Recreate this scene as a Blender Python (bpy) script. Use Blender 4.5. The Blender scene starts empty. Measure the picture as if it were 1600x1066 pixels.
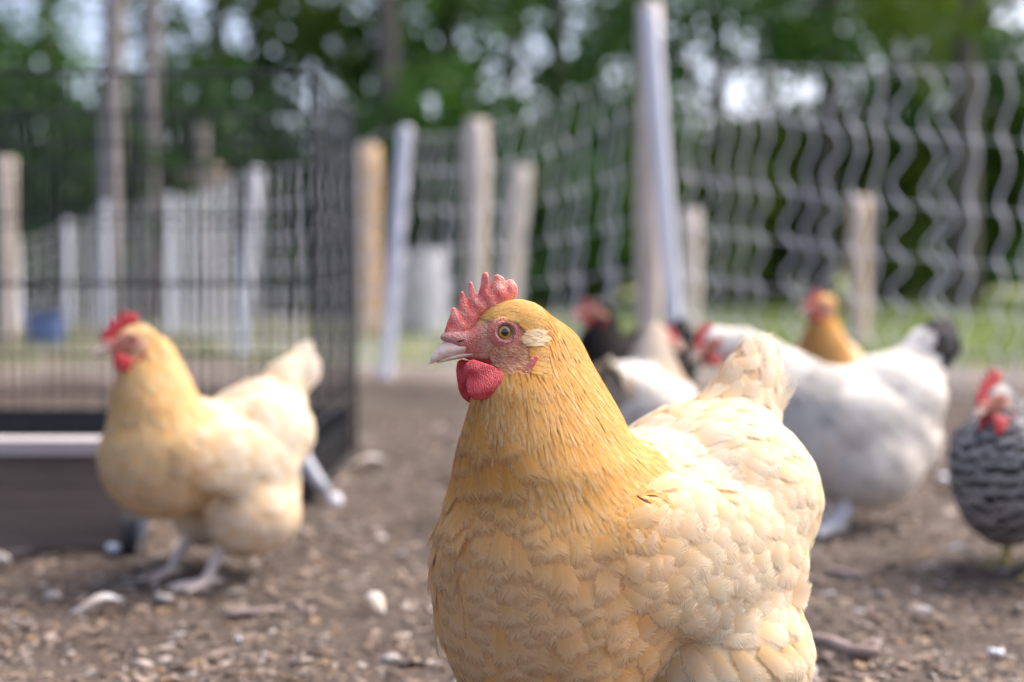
import bpy, math, random
import numpy as np
from mathutils import Matrix, Vector, Euler

random.seed(7)
rng = np.random.default_rng(7)
R = math.radians
scene = bpy.context.scene
col = scene.collection

# ------------------------------------------------------------------ camera
CAM_H, PITCH = 0.486, math.atan(113 / 2222)
cam_d = bpy.data.cameras.new("camera")
cam = bpy.data.objects.new("camera", cam_d)
col.objects.link(cam)
cam.location = (0, 0, CAM_H)
cam.rotation_euler = (R(90) - PITCH, 0, 0)
cam_d.sensor_width = 36
cam_d.lens = 50
cam_d.clip_start = 0.05
cam_d.clip_end = 500
cam_d.dof.use_dof = True
cam_d.dof.focus_distance = 1.213
cam_d.dof.aperture_fstop = 2.5
cam_d.dof.aperture_blades = 0
scene.camera = cam

# ------------------------------------------------------------------ world, sun, exposure
SUN_EL, SUN_AZ = 52, 64          # azimuth measured from +Y (away from the camera) towards +X
world = bpy.data.worlds.new("World")
scene.world = world
world.use_nodes = True
wn = world.node_tree
bg = wn.nodes["Background"]
sky = wn.nodes.new("ShaderNodeTexSky")
sky.sky_type = 'NISHITA'
sky.sun_disc = False
sky.sun_elevation = R(SUN_EL)
sky.sun_rotation = R(SUN_AZ)
sky.dust_density = 5.0
sky.air_density = .5
sky.ozone_density = .3
wn.links.new(sky.outputs[0], bg.inputs[0])
bg.inputs[1].default_value = 0.14
sun_d = bpy.data.lights.new("sun", 'SUN')
sun = bpy.data.objects.new("sun", sun_d)
col.objects.link(sun)
sun_d.energy = .5
sun_d.angle = R(60)
sun_d.color = (1.0, 0.96, 0.9)
sdir = Vector((math.sin(R(SUN_AZ)) * math.cos(R(SUN_EL)), math.cos(R(SUN_AZ)) * math.cos(R(SUN_EL)), math.sin(R(SUN_EL))))
sun.rotation_euler = sdir.to_track_quat('Z', 'Y').to_euler()
scene.view_settings.view_transform = 'Standard'
scene.view_settings.look = 'None'
scene.view_settings.exposure = 1.85
scene.view_settings.gamma = 1
scene.view_settings.use_curve_mapping = False
scene.render.engine = 'CYCLES'
scene.cycles.use_denoising = True
scene.cycles.max_bounces = 8
scene.cycles.transparent_max_bounces = 12
scene.cycles.sample_clamp_indirect = 6

# ------------------------------------------------------------------ helpers
F = 2222.0


def at(px, py, d):
    """world point seen at photo pixel (px,py), at distance d along +Y"""
    x, y = (px - 800) / F, -(py - 533) / F
    up = Vector((0, math.sin(PITCH), math.cos(PITCH)))
    fw = Vector((0, math.cos(PITCH), -math.sin(PITCH)))
    v = Vector((1, 0, 0)) * x + up * y + fw
    return Vector((0, 0, CAM_H)) + v * (d / v.y)


def link(name, me, mat=None, parent=None):
    o = bpy.data.objects.new(name, me)
    col.objects.link(o)
    if mat is not None and me is not None and len(me.materials) == 0:
        me.materials.append(mat)
    if parent is not None:
        o.parent = parent
    return o


def empty(name, loc=(0, 0, 0), rz=0.0, scale=1.0):
    o = bpy.data.objects.new(name, None)
    col.objects.link(o)
    o.empty_display_size = 0.05
    o.location = loc
    o.rotation_euler = (0, 0, rz)
    o.scale = (scale,) * 3
    return o


def tag(o, label=None, cat=None, group=None, kind=None):
    if label: o["label"] = label
    if cat: o["category"] = cat
    if group: o["group"] = group
    if kind: o["kind"] = kind
    return o


def mesh_np(name, V, Q, uv=None, attrs=None, smooth=True):
    """V (n,3), Q (m,k) faces; uv per vertex; attrs {name:(n,) float or (n,3) colour}"""
    V = np.asarray(V, np.float32)
    Q = np.asarray(Q, np.int32)
    me = bpy.data.meshes.new(name)
    me.vertices.add(len(V))
    me.vertices.foreach_set("co", V.ravel())
    k = Q.shape[1]
    me.loops.add(Q.size)
    me.loops.foreach_set("vertex_index", Q.ravel())
    me.polygons.add(len(Q))
    me.polygons.foreach_set("loop_start", np.arange(0, Q.size, k, dtype=np.int32))
    me.polygons.foreach_set("use_smooth", np.full(len(Q), smooth))
    if uv is not None:
        l = me.uv_layers.new(name="uv")
        l.data.foreach_set("uv", np.asarray(uv, np.float32)[Q.ravel()].ravel())
    for an, av in (attrs or {}).items():
        av = np.asarray(av, np.float32)
        if av.ndim == 1:
            a = me.attributes.new(an, 'FLOAT', 'POINT')
            a.data.foreach_set("value", av)
        else:
            a = me.attributes.new(an, 'FLOAT_COLOR', 'POINT')
            a.data.foreach_set("color", np.concatenate([av, np.ones((len(av), 1), np.float32)], 1).ravel())
    me.update(calc_edges=True)
    me.validate()
    return me


class MB:
    """collects boxes, tubes and polygons into one mesh"""

    def __init__(self):
        self.v, self.f = [], []

    def box(self, c, s, M=None):
        b = len(self.v)
        for dz in (-.5, .5):
            for dx, dy in ((-.5, -.5), (.5, -.5), (.5, .5), (-.5, .5)):
                p = Vector((dx * s[0], dy * s[1], dz * s[2]))
                if M is not None: p = M @ p
                self.v.append(tuple(p + Vector(c)))
        self.f += [tuple(b + i for i in q) for q in ((3, 2, 1, 0), (4, 5, 6, 7), (0, 1, 5, 4), (1, 2, 6, 5), (2, 3, 7, 6), (3, 0, 4, 7))]
        return self

    def tube(self, path, rad, sides=6, caps=True):
        path = [Vector(p) for p in path]
        n = len(path)
        if not hasattr(rad, '__len__'): rad = [rad] * n
        b = len(self.v)
        prev = None
        for i, p in enumerate(path):
            t = (path[min(i + 1, n - 1)] - path[max(i - 1, 0)]).normalized()
            if prev is None:
                a = Vector((0, 0, 1)) if abs(t.z) < .9 else Vector((1, 0, 0))
                prev = t.cross(a).normalized()
            u = (prev - t * prev.dot(t)).normalized()
            prev = u
            w = t.cross(u)
            for k in range(sides):
                a = 2 * math.pi * k / sides
                self.v.append(tuple(p + (u * math.cos(a) + w * math.sin(a)) * rad[i]))
        for i in range(n - 1):
            for k in range(sides):
                k2 = (k + 1) % sides
                self.f.append((b + i * sides + k, b + i * sides + k2, b + (i + 1) * sides + k2, b + (i + 1) * sides + k))
        if caps:
            self.f.append(tuple(b + k for k in reversed(range(sides))))
            self.f.append(tuple(b + (n - 1) * sides + k for k in range(sides)))
        return self

    def build(self, name, mat=None, parent=None, smooth=False):
        me = bpy.data.meshes.new(name)
        me.from_pydata(self.v, [], self.f)
        if smooth:
            me.polygons.foreach_set("use_smooth", np.full(len(me.polygons), True))
        me.update()
        return link(name, me, mat, parent)


# ---- implicit surfaces -------------------------------------------------
def rotm(rx=0, ry=0, rz=0):
    return np.array(Euler((R(rx), R(ry), R(rz))).to_matrix())


def ell(P, c, r, M=None):
    p = P - np.array(c)
    if M is not None: p = p @ M
    r = np.array(r)
    k0 = np.linalg.norm(p / r, axis=-1)
    k1 = np.linalg.norm(p / r ** 2, axis=-1)
    return k0 * (k0 - 1) / np.maximum(k1, 1e-9)


def cone(P, a, b, ra, rb, sy=1.0):
    a, b = np.array(a, float), np.array(b, float)
    pa, ba = P - a, b - a
    h = np.clip(pa @ ba / (ba @ ba), 0, 1)
    d = pa - h[..., None] * ba
    if hasattr(sy, 'shape'):
        d = d * (1 + (sy - 1) * np.array([0, 1, 0]))
    elif sy != 1.0:
        d = d * np.array([1, sy, 1])
    return np.linalg.norm(d, axis=-1) - (ra + (rb - ra) * h)


def smin(a, b, k):
    h = np.maximum(k - np.abs(a - b), 0) / k
    return np.minimum(a, b) - h * h * k * .25


def smax(a, b, k):
    return -smin(-a, -b, k)


class Grid:
    def __init__(self, fn, lo, hi, h):
        self.lo, self.h = np.array(lo, float), h
        n = np.ceil((np.array(hi) - self.lo) / h).astype(int) + 1
        ax = [self.lo[i] + h * np.arange(n[i]) for i in range(3)]
        P = np.stack(np.meshgrid(*ax, indexing='ij'), -1)
        self.F = np.empty(n)
        for i in range(0, n[0], 16):
            self.F[i:i + 16] = fn(P[i:i + 16])
        self.n = n

    def val(self, P):
        q = (P - self.lo) / self.h
        i = np.clip(np.floor(q).astype(int), 0, self.n - 2)
        f = np.clip(q - i, 0, 1)
        x, y, z = i[..., 0], i[..., 1], i[..., 2]
        fx, fy, fz = f[..., 0], f[..., 1], f[..., 2]
        G = self.F
        c00 = G[x, y, z] * (1 - fx) + G[x + 1, y, z] * fx
        c10 = G[x, y + 1, z] * (1 - fx) + G[x + 1, y + 1, z] * fx
        c01 = G[x, y, z + 1] * (1 - fx) + G[x + 1, y, z + 1] * fx
        c11 = G[x, y + 1, z + 1] * (1 - fx) + G[x + 1, y + 1, z + 1] * fx
        return (c00 * (1 - fy) + c10 * fy) * (1 - fz) + (c01 * (1 - fy) + c11 * fy) * fz

    def grad(self, P, e=None):
        e = e or self.h * 1.2
        g = np.stack([self.val(P + np.eye(3)[k] * e) - self.val(P - np.eye(3)[k] * e) for k in range(3)], -1) / (2 * e)
        return g

    def project(self, P, it=2):
        for _ in range(it):
            g = self.grad(P)
            P = P - g * (self.val(P) / np.maximum((g * g).sum(-1), 1e-2))[..., None]
        return P

    def normal(self, P):
        g = self.grad(P, self.h * 2)
        return g / np.maximum(np.linalg.norm(g, axis=-1, keepdims=True), 1e-9)

    def surface(self):
        """naive surface nets -> V, quads"""
        S = self.F < 0
        c = [S[a:S.shape[0] - 1 + a, b:S.shape[1] - 1 + b, d:S.shape[2] - 1 + d] for a in (0, 1) for b in (0, 1) for d in (0, 1)]
        s = sum(x.astype(np.int8) for x in c)
        act = np.argwhere((s > 0) & (s < 8))
        idx = -np.ones(s.shape, int)
        idx[tuple(act.T)] = np.arange(len(act))
        off = [(a, b, d) for a in (0, 1) for b in (0, 1) for d in (0, 1)]
        vals = np.stack([self.F[tuple((act + o).T)] for o in off], 1)
        acc = np.zeros((len(act), 3)); cnt = np.zeros(len(act))
        for i in range(8):
            for j in range(i + 1, 8):
                oi, oj = np.array(off[i]), np.array(off[j])
                if np.abs(oi - oj).sum() != 1: continue
                a, b = vals[:, i], vals[:, j]
                m = (a < 0) != (b < 0)
                t = np.where(m, a / np.where(m, a - b, 1), 0)
                acc += np.where(m[:, None], oi + t[:, None] * (oj - oi), 0)
                cnt += m
        V = self.lo + (act + acc / cnt[:, None]) * self.h
        quads = []
        for ax in range(3):
            o = np.zeros(3, int); o[ax] = 1
            b, d = [(1, 2), (2, 0), (0, 1)][ax]
            n = np.array(S.shape)
            sl0 = [slice(0, n[k] - o[k]) for k in range(3)]
            sl1 = [slice(o[k], n[k]) for k in range(3)]
            A, B = S[tuple(sl0)], S[tuple(sl1)]
            E = np.argwhere(A != B)
            E = E[(E[:, b] > 0) & (E[:, d] > 0) & (E[:, b] < n[b] - 1) & (E[:, d] < n[d] - 1)]
            eb = np.zeros(3, int); eb[b] = 1
            ed = np.zeros(3, int); ed[d] = 1
            q = np.stack([idx[tuple((E - eb - ed).T)], idx[tuple((E - ed).T)], idx[tuple(E.T)], idx[tuple((E - eb).T)]], 1)
            fl = ~A[tuple(E.T)]
            q[fl] = q[fl][:, ::-1]
            quads.append(q)
        return V, np.concatenate(quads)


def poly2d(x, z, poly):
    """signed distance in 2D, negative inside"""
    P = np.array(poly, float)
    d = np.full(x.shape, 1e9)
    ins = np.zeros(x.shape, bool)
    for i in range(len(P)):
        a, b = P[i], P[(i + 1) % len(P)]
        e = b - a
        wx, wz = x - a[0], z - a[1]
        t = np.clip((wx * e[0] + wz * e[1]) / (e @ e), 0, 1)
        d = np.minimum(d, (wx - e[0] * t) ** 2 + (wz - e[1] * t) ** 2)
        c = (a[1] > z) != (b[1] > z)
        if e[1] != 0:
            ins ^= c & (x < e[0] * (z - a[1]) / e[1] + a[0])
    d = np.sqrt(d)
    return np.where(ins, -d, d)


# ---- materials ----------------------------------------------------------
class NT:
    def __init__(self, name):
        self.m = bpy.data.materials.new(name)
        self.m.use_nodes = True
        self.t = self.m.node_tree
        self.b = self.t.nodes["Principled BSDF"]
        self.out = self.t.nodes["Material Output"]

    def n(self, typ, **kw):
        x = self.t.nodes.new(typ)
        for k, v in kw.items(): setattr(x, k, v)
        return x

    def l(self, a, b): self.t.links.new(a, b)

    def put(self, sock, v):
        if hasattr(v, 'is_output') or isinstance(v, bpy.types.NodeSocket): self.l(v, sock)
        else: sock.default_value = v

    def math(self, op, a, b=0.0, c=None, clamp=False):
        x = self.n("ShaderNodeMath", operation=op, use_clamp=clamp)
        self.put(x.inputs[0], a); self.put(x.inputs[1], b)
        if c is not None: self.put(x.inputs[2], c)
        return x.outputs[0]

    def noise(self, vec=None, scale=5, detail=3, rough=.5, dim='3D'):
        x = self.n("ShaderNodeTexNoise", noise_dimensions=dim)
        x.inputs["Scale"].default_value = scale
        x.inputs["Detail"].default_value = detail
        x.inputs["Roughness"].default_value = rough
        if vec is not None: self.l(vec, x.inputs["Vector"])
        return x.outputs["Fac"]

    def ramp(self, fac, stops):
        x = self.n("ShaderNodeValToRGB")
        e = x.color_ramp.elements
        while len(e) < len(stops): e.new(.5)
        for q, (p, c) in zip(e, stops):
            q.position = p; q.color = (*c, 1) if len(c) == 3 else c
        self.l(fac, x.inputs[0])
        return x.outputs[0]

    def maprange(self, v, a, b, c, d):
        x = self.n("ShaderNodeMapRange")
        self.put(x.inputs[0], v)
        for i, q in enumerate((a, b, c, d)): x.inputs[i + 1].default_value = q
        return x.outputs[0]

    def mix(self, fac, a, b, blend='MIX'):
        x = self.n("ShaderNodeMix", data_type='RGBA', blend_type=blend)
        self.put(x.inputs[0], fac)
        for s, v in ((6, a), (7, b)):
            if isinstance(v, tuple): v = (*v, 1) if len(v) == 3 else v
            self.put(x.inputs[s], v)
        return x.outputs[2]

    def scaled(self, vec, s):
        x = self.n("ShaderNodeVectorMath", operation='MULTIPLY')
        self.l(vec, x.inputs[0]); x.inputs[1].default_value = s
        return x.outputs[0]

    def bump(self, h, strength=.3, dist=.002):
        x = self.n("ShaderNodeBump")
        x.inputs["Strength"].default_value = strength
        x.inputs["Distance"].default_value = dist
        self.l(h, x.inputs["Height"])
        self.l(x.outputs[0], self.b.inputs["Normal"])

    def obj(self): return self.n("ShaderNodeTexCoord").outputs["Object"]

    def attr(self, name):
        x = self.n("ShaderNodeAttribute"); x.attribute_name = name
        return x

    def set(self, **kw):
        for k, v in kw.items(): self.put(self.b.inputs[k.replace('_', ' ')], v)


def simple(name, c1, c2, scale=20, rough=.7, detail=4, bump=.2, stretch=(1, 1, 1), dist=.002, metal=0.0):
    m = NT(name)
    v = m.scaled(m.obj(), stretch)
    f = m.noise(v, scale, detail)
    m.l(m.ramp(f, [(.3, c1), (.7, c2)]), m.b.inputs["Base Color"])
    m.set(Roughness=rough, Metallic=metal)
    if bump: m.bump(f, bump, dist)
    return m.m


def feather_material(name, bars=0, fray=True, light_tip=.16, spec=.12, root=(1.0, .82, .58)):
    m = NT(name)
    uv = m.n("ShaderNodeUVMap").outputs[0]
    sp = m.n("ShaderNodeSeparateXYZ"); m.l(uv, sp.inputs[0])
    u, v = sp.outputs[0], sp.outputs[1]
    lat = m.math('MULTIPLY', m.math('ABSOLUTE', m.math('SUBTRACT', u, .5)), 2)
    rnd = m.attr("rnd").outputs["Fac"]
    q = m.math('SUBTRACT', v, m.math('MULTIPLY', lat, .38))          # barbs run obliquely from the shaft
    side = m.math('GREATER_THAN', u, .5)
    cv = m.n("ShaderNodeCombineXYZ")
    m.l(m.math('MULTIPLY', q, 42), cv.inputs[0])
    m.l(m.math('ADD', m.math('MULTIPLY', lat, .9), m.math('MULTIPLY', side, 7)), cv.inputs[1])
    m.l(m.math('MULTIPLY', rnd, 91.7), cv.inputs[2])
    barb = m.noise(cv.outputs[0], 1.0, 3, .7)
    tint = m.attr("tint").outputs["Color"]
    base = m.mix(m.maprange(v, .1, .75, 1, 0), tint, m.mix(1.0, tint, root, 'MULTIPLY'))  # golden feather root, deepened to paint warm bounced light into the creases
    tip = m.mix(m.math('MULTIPLY', m.maprange(m.math('MAXIMUM', lat, v), .5, 1, 0, 1), light_tip), base, (1, .97, .9))
    c = m.mix(m.maprange(barb, .3, .7, 0, 1), m.mix(1.0, tip, (.92, .895, .85), 'MULTIPLY'), tip)
    shaft = m.math('LESS_THAN', lat, .05)
    c = m.mix(m.math('MULTIPLY', shaft, .07), c, (1, .95, .82))
    if bars:
        w = m.math('SINE', m.math('ADD', m.math('MULTIPLY', m.math('ADD', v, m.math('MULTIPLY', lat, -.1)), bars * 6.283), m.math('MULTIPLY', rnd, 1.8)))
        c = m.mix(m.maprange(w, -.3, .3, 0, 1), (.022, .021, .022), c)
    m.l(c, m.b.inputs["Base Color"])
    m.set(Roughness=.8)
    m.b.inputs["Specular IOR Level"].default_value = spec
    m.bump(barb, .16, .0005)
    tr = m.n("ShaderNodeBsdfTranslucent"); m.l(c, tr.inputs[0])
    mx = m.n("ShaderNodeMixShader"); mx.inputs[0].default_value = .28
    m.l(m.b.outputs[0], mx.inputs[1]); m.l(tr.outputs[0], mx.inputs[2])
    if fray:
        edge = m.math('MAXIMUM', lat, v)
        th = m.maprange(edge, .46, 1.0, .10, .68)
        al = m.maprange(m.math('SUBTRACT', barb, th), -.10, .16, 0, 1)
        tp = m.n("ShaderNodeBsdfTransparent")
        m2 = m.n("ShaderNodeMixShader")
        m.l(al, m2.inputs[0]); m.l(tp.outputs[0], m2.inputs[1]); m.l(mx.outputs[0], m2.inputs[2])
        m.l(m2.outputs[0], m.out.inputs[0])
    else:
        m.l(mx.outputs[0], m.out.inputs[0])
    return m.m


M = {}
M['feather'] = feather_material("feather")
M['feather_far'] = feather_material("feather_soft", fray=False)
M['feather_barred'] = feather_material("feather_barred", bars=1.7, fray=False, light_tip=.02, root=(1, 1, 1))
M['feather_black'] = feather_material("feather_black", fray=False, light_tip=0.0, root=(1, 1, 1))
M['feather_white'] = feather_material("feather_white", fray=False, root=(.95, .92, .88))
M['bristle'] = feather_material("bristle", fray=False, light_tip=.2)
_m = NT("body_down"); _m.l(_m.attr("tint").outputs["Color"], _m.b.inputs["Base Color"]); _m.set(Roughness=.85)
M['body'] = _m.m

# red comb and wattles: pebbled skin
_m = NT("comb_skin")
o_ = _m.obj()
vor = _m.n("ShaderNodeTexVoronoi"); vor.inputs["Scale"].default_value = 620; _m.l(o_, vor.inputs["Vector"])
n1 = _m.noise(o_, 120, 3)
n2 = _m.noise(o_, 900, 2)
c = _m.ramp(n1, [(.3, (.62, .085, .065)), (.5, (.74, .19, .15)), (.7, (.82, .38, .31))])
c = _m.mix(_m.maprange(n2, .55, .75, 0, .35), c, (.85, .50, .46))
_m.l(c, _m.b.inputs["Base Color"])
_m.set(Roughness=.5)
_m.b.inputs["Subsurface Weight"].default_value = .18
_m.b.inputs["Subsurface Radius"].default_value = (.004, .001, .0008)
_m.b.inputs["Subsurface Scale"].default_value = 1.0
_m.bump(_m.math('ADD', vor.outputs["Distance"], _m.math('MULTIPLY', n2, .6)), .5, .0010)
M['comb'] = _m.m
_m = NT("wattle_skin")
o_ = _m.obj()
n1 = _m.noise(o_, 160, 3); n2 = _m.noise(o_, 1100, 2)
wv = _m.n("ShaderNodeTexWave"); wv.inputs["Scale"].default_value = 170; wv.inputs["Distortion"].default_value = 9; wv.inputs["Detail"].default_value = 2
wv.inputs["Detail Scale"].default_value = 2.5
_m.l(o_, wv.inputs["Vector"])
c = _m.ramp(n1, [(.3, (.48, .025, .032)), (.7, (.64, .075, .085))])
c = _m.mix(_m.maprange(n2, .6, .8, 0, .3), c, (.75, .3, .3))
_m.l(c, _m.b.inputs["Base Color"])
_m.set(Roughness=.45)
_m.b.inputs["Subsurface Weight"].default_value = .2
_m.b.inputs["Subsurface Radius"].default_value = (.004, .001, .0008)
_m.b.inputs["Subsurface Scale"].default_value = 1.0
_m.bump(_m.math('ADD', wv.outputs["Fac"], n2), .5, .0009)
M['wattle'] = _m.m
M['comb_far'] = simple("comb_plain", (.42, .02, .025), (.55, .05, .05), 120, .5, bump=0)

# bare face skin, colour attribute 'tint' baked from anatomy, wrinkles from noise
_m = NT("face_skin")
o_ = _m.obj()
n1 = _m.noise(o_, 420, 4, .6); n2 = _m.noise(o_, 1500, 2)
vor = _m.n("ShaderNodeTexVoronoi"); vor.inputs["Scale"].default_value = 900; _m.l(o_, vor.inputs["Vector"])
bare = _m.attr("bare").outputs["Fac"]
c = _m.mix(_m.math('MULTIPLY', bare, _m.maprange(n1, .42, .66, 0, .6)), _m.attr("tint").outputs["Color"], (.46, .08, .065))
c = _m.mix(_m.math('MULTIPLY', bare, _m.maprange(n2, .5, .7, 0, .35)), c, (.76, .44, .36))
_m.l(c, _m.b.inputs["Base Color"])
_m.set(Roughness=.55)
_m.b.inputs["Subsurface Weight"].default_value = .12
_m.b.inputs["Subsurface Radius"].default_value = (.003, .001, .0008)
_m.b.inputs["Subsurface Scale"].default_value = 1.0
_m.bump(_m.math('ADD', vor.outputs["Distance"], _m.math('MULTIPLY', n1, 2)), .8, .0012)
M['face'] = _m.m
# beak horn
_m = NT("beak_horn")
o_ = _m.obj()
n1 = _m.noise(_m.scaled(o_, (1, 1, 3)), 130, 3)
c = _m.mix(_m.maprange(n1, .35, .7, 0, 1), (.70, .47, .36), (.84, .69, .55))
_m.l(c, _m.b.inputs["Base Color"]); _m.set(Roughness=.38)
_m.bump(n1, .15, .0006)
M['beak'] = _m.m
# eye: rings round the local Z axis of the eyeball
_m = NT("eye_ball")
tc = _m.obj(); sp = _m.n("ShaderNodeSeparateXYZ"); _m.l(tc, sp.inputs[0])
rr = _m.math('SQRT', _m.math('ADD', _m.math('POWER', sp.outputs[0], 2), _m.math('POWER', sp.outputs[1], 2)))
nz = _m.noise(tc, 900, 3)
c = _m.ramp(_m.math('DIVIDE', rr, .0080), [(.0, (.004, .004, .005)), (.36, (.004, .004, .005)), (.40, (.22, .10, .012)), (.55, (.74, .37, .04)), (.66, (.40, .17, .02)), (.71, (.05, .03, .02)), (.76, (.45, .40, .38))])
for e_ in [x for x in _m.t.nodes if x.type == 'VALTORGB']: e_.color_ramp.interpolation = 'LINEAR'
c = _m.mix(_m.maprange(nz, .3, .7, 0, .3), c, _m.mix(1.0, c, (.5, .4, .3), 'MULTIPLY'))
_m.l(c, _m.b.inputs["Base Color"]); _m.set(Roughness=.06)
_m.b.inputs["Coat Weight"].default_value = 1.0
M['eye'] = _m.m
M['leg'] = simple("leg_scale", (.50, .36, .30), (.66, .52, .45), 200, .6, bump=.4, dist=.001)
M['leg_yellow'] = simple("leg_yellow", (.42, .33, .10), (.55, .44, .16), 200, .6)
M['dark'] = simple("nostril_dark", (.05, .02, .02), (.07, .03, .03), 50, .8, bump=0)

M['bark_pale'] = simple("bark_pale", (.19, .17, .16), (.32, .29, .28), 9, .9, 5, .6, (1, 1, .25), .02)
M['bark_dark'] = simple("bark_dark", (.09, .078, .07), (.17, .15, .135), 9, .9, 5, .6, (1, 1, .25), .02)
M['post_wood'] = simple("post_wood", (.42, .35, .29), (.60, .53, .47), 12, .85, 5, .4, (3, 3, .4), .004)
M['post_tan'] = simple("post_tan", (.46, .34, .24), (.60, .48, .38), 12, .85, 5, .4, (3, 3, .4), .004)
M['post_orange'] = simple("post_orange", (.46, .28, .14), (.60, .42, .25), 12, .85, 5, .4, (3, 3, .4), .004)
M['white_plastic'] = simple("white_plastic", (.70, .72, .78), (.78, .80, .85), 30, .45, bump=0)
M['net'] = simple("net_cord", (.68, .68, .70), (.80, .80, .81), 80, .6, bump=0)
M['black_wire'] = simple("black_wire", (.012, .013, .016), (.022, .024, .03), 60, .45, bump=0)
M['black_plastic'] = simple("black_plastic", (.014, .014, .016), (.03, .03, .032), 25, .5, bump=.1)
M['grey_metal'] = simple("grey_metal", (.36, .38, .43), (.50, .52, .58), 40, .45, bump=.1)
M['white_cap'] = simple("white_cap", (.72, .72, .76), (.80, .80, .84), 40, .5, bump=0)
M['weathered'] = simple("weathered_board", (.14, .105, .085), (.24, .185, .15), 7, .85, 6, .5, (.5, 3, 5), .004)
M['pale_board'] = simple("pale_board", (.38, .34, .33), (.52, .48, .47), 8, .7, 5, .3, (.5, 4, 4), .003)
M['blue'] = simple("blue_plastic", (.10, .16, .38), (.14, .21, .45), 20, .45, bump=0)
M['grey_barrel'] = simple("grey_barrel", (.42, .42, .45), (.52, .52, .55), 10, .7)
M['white_down'] = simple("white_down", (.66, .68, .76), (.82, .83, .88), 90, .8)
M['stone'] = simple("stone", (.28, .25, .23), (.46, .43, .41), 40, .85, bump=.5)
M['stick'] = simple("stick", (.20, .15, .13), (.33, .26, .24), 30, .9, 4, .5, (1, 1, 1))


def leaf_material(name, c1, c2):
    m = NT(name)
    f = m.attr("rnd").outputs["Fac"]
    c = m.ramp(f, [(0, c1), (1, c2)])
    m.l(c, m.b.inputs["Base Color"]); m.set(Roughness=.5)
    m.b.inputs["Specular IOR Level"].default_value = .3
    tr = m.n("ShaderNodeBsdfTranslucent"); m.l(m.mix(1.0, c, (1.1, 1.25, .5), 'MULTIPLY'), tr.inputs[0])
    mx = m.n("ShaderNodeMixShader"); mx.inputs[0].default_value = .35
    m.l(m.b.outputs[0], mx.inputs[1]); m.l(tr.outputs[0], mx.inputs[2]); m.l(mx.outputs[0], m.out.inputs[0])
    return m.m


M['leaf_dark'] = leaf_material("leaf_dark", (.036, .095, .024), (.08, .165, .04))
M['leaf_mid'] = leaf_material("leaf_mid", (.06, .15, .03), (.12, .23, .05))
M['leaf_lime'] = leaf_material("leaf_lime", (.09, .15, .022), (.16, .22, .04))
M['grass'] = leaf_material("grass_blade", (.12, .18, .055), (.26, .30, .12))

# chip litter tint
_m = NT("wood_chip"); _m.l(_m.attr("tint").outputs["Color"], _m.b.inputs["Base Color"]); _m.set(Roughness=.85)
M['chip'] = _m.m
# ground
_m = NT("yard_dirt")
o_ = _m.obj()
n1 = _m.noise(o_, 2.2, 6, .6); n2 = _m.noise(o_, 38, 5, .65); n3 = _m.noise(o_, 9, 4)
c = _m.ramp(n1, [(.3, (.044, .031, .022)), (.55, (.074, .053, .039)), (.72, (.110, .083, .064))])
c = _m.mix(_m.maprange(n2, .42, .7, 0, .7), c, (.038, .027, .021))
c = _m.mix(_m.maprange(n3, .58, .75, 0, .5), c, (.17, .135, .11))
sp = _m.n("ShaderNodeSeparateXYZ"); _m.l(o_, sp.inputs[0])
beyond = _m.maprange(_m.math('ADD', sp.outputs[1], _m.math('MULTIPLY', _m.math('SUBTRACT', n1, .5), .8)), 5.7, 6.0, 0, .8)
c = _m.mix(beyond, c, _m.ramp(n2, [(.35, (.15, .12, .10)), (.65, (.25, .21, .185))]))
far = _m.math('ADD', _m.math('SUBTRACT', sp.outputs[1], 6.9), _m.math('MULTIPLY', _m.math('SUBTRACT', n1, .5), 3))
right = _m.math('ADD', _m.math('MULTIPLY', sp.outputs[0], .9), _m.math('MULTIPLY', _m.math('SUBTRACT', n1, .5), 4))
gmask = _m.math('MULTIPLY', _m.maprange(far, 0, 1.2, 0, 1), _m.maprange(right, -2.2, .8, .35, 1))
gc = _m.ramp(_m.noise(o_, 1.1, 4), [(.3, (.13, .17, .06)), (.6, (.21, .24, .10)), (.75, (.30, .27, .15))])
c = _m.mix(gmask, c, gc)
_m.l(c, _m.b.inputs["Base Color"]); _m.set(Roughness=.9)
_m.bump(_m.math('ADD', n2, n3), .6, .007)
M['ground'] = _m.m

# ------------------------------------------------------------------ ground (one sheet, fine near the camera)
def gh(x, y):
    """ground height"""
    ridge = .05 * np.exp(-((y - 5.55 - .12 * np.sin(x * 2.1)) / .16) ** 2) * np.clip((.9 - x) / .5, 0, 1) * (.7 + .3 * np.sin(x * 7 + 2 * np.sin(x * 3)))
    return ridge + (0.010 * np.sin(x * 5.1 + 1.3 * np.sin(y * 3.7)) * np.sin(y * 4.3 + .6) + .006 * np.sin(x * 13 + y * 7) * np.sin(y * 11 - x * 3)) * np.clip((9 - y) / 3, 0, 1)


gx = np.concatenate([-np.geomspace(200, 3.2, 26), np.linspace(-3, 3, 201), np.geomspace(3.2, 200, 26)])
gy = np.concatenate([-np.geomspace(60, 1, 12), np.linspace(-.8, 8.5, 310), np.geomspace(8.8, 260, 34)])
X, Y = np.meshgrid(gx, gy, indexing='ij')
Z = gh(X, Y) + rng.normal(0, .0013, X.shape) * ((np.abs(X) < 3) & (Y < 8.4) & (Y > -.7))
V = np.stack([X, Y, Z], -1).reshape(-1, 3)
I = np.arange(len(V)).reshape(X.shape)
Q = np.stack([I[:-1, :-1], I[1:, :-1], I[1:, 1:], I[:-1, 1:]], -1).reshape(-1, 4)
g = link("ground", mesh_np("ground", V, Q), M['ground'])
tag(g, "brown dirt floor of the hen yard running into grass beyond the fence", kind="structure")


def gz(x, y): return float(gh(np.float64(x), np.float64(y)))


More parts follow.
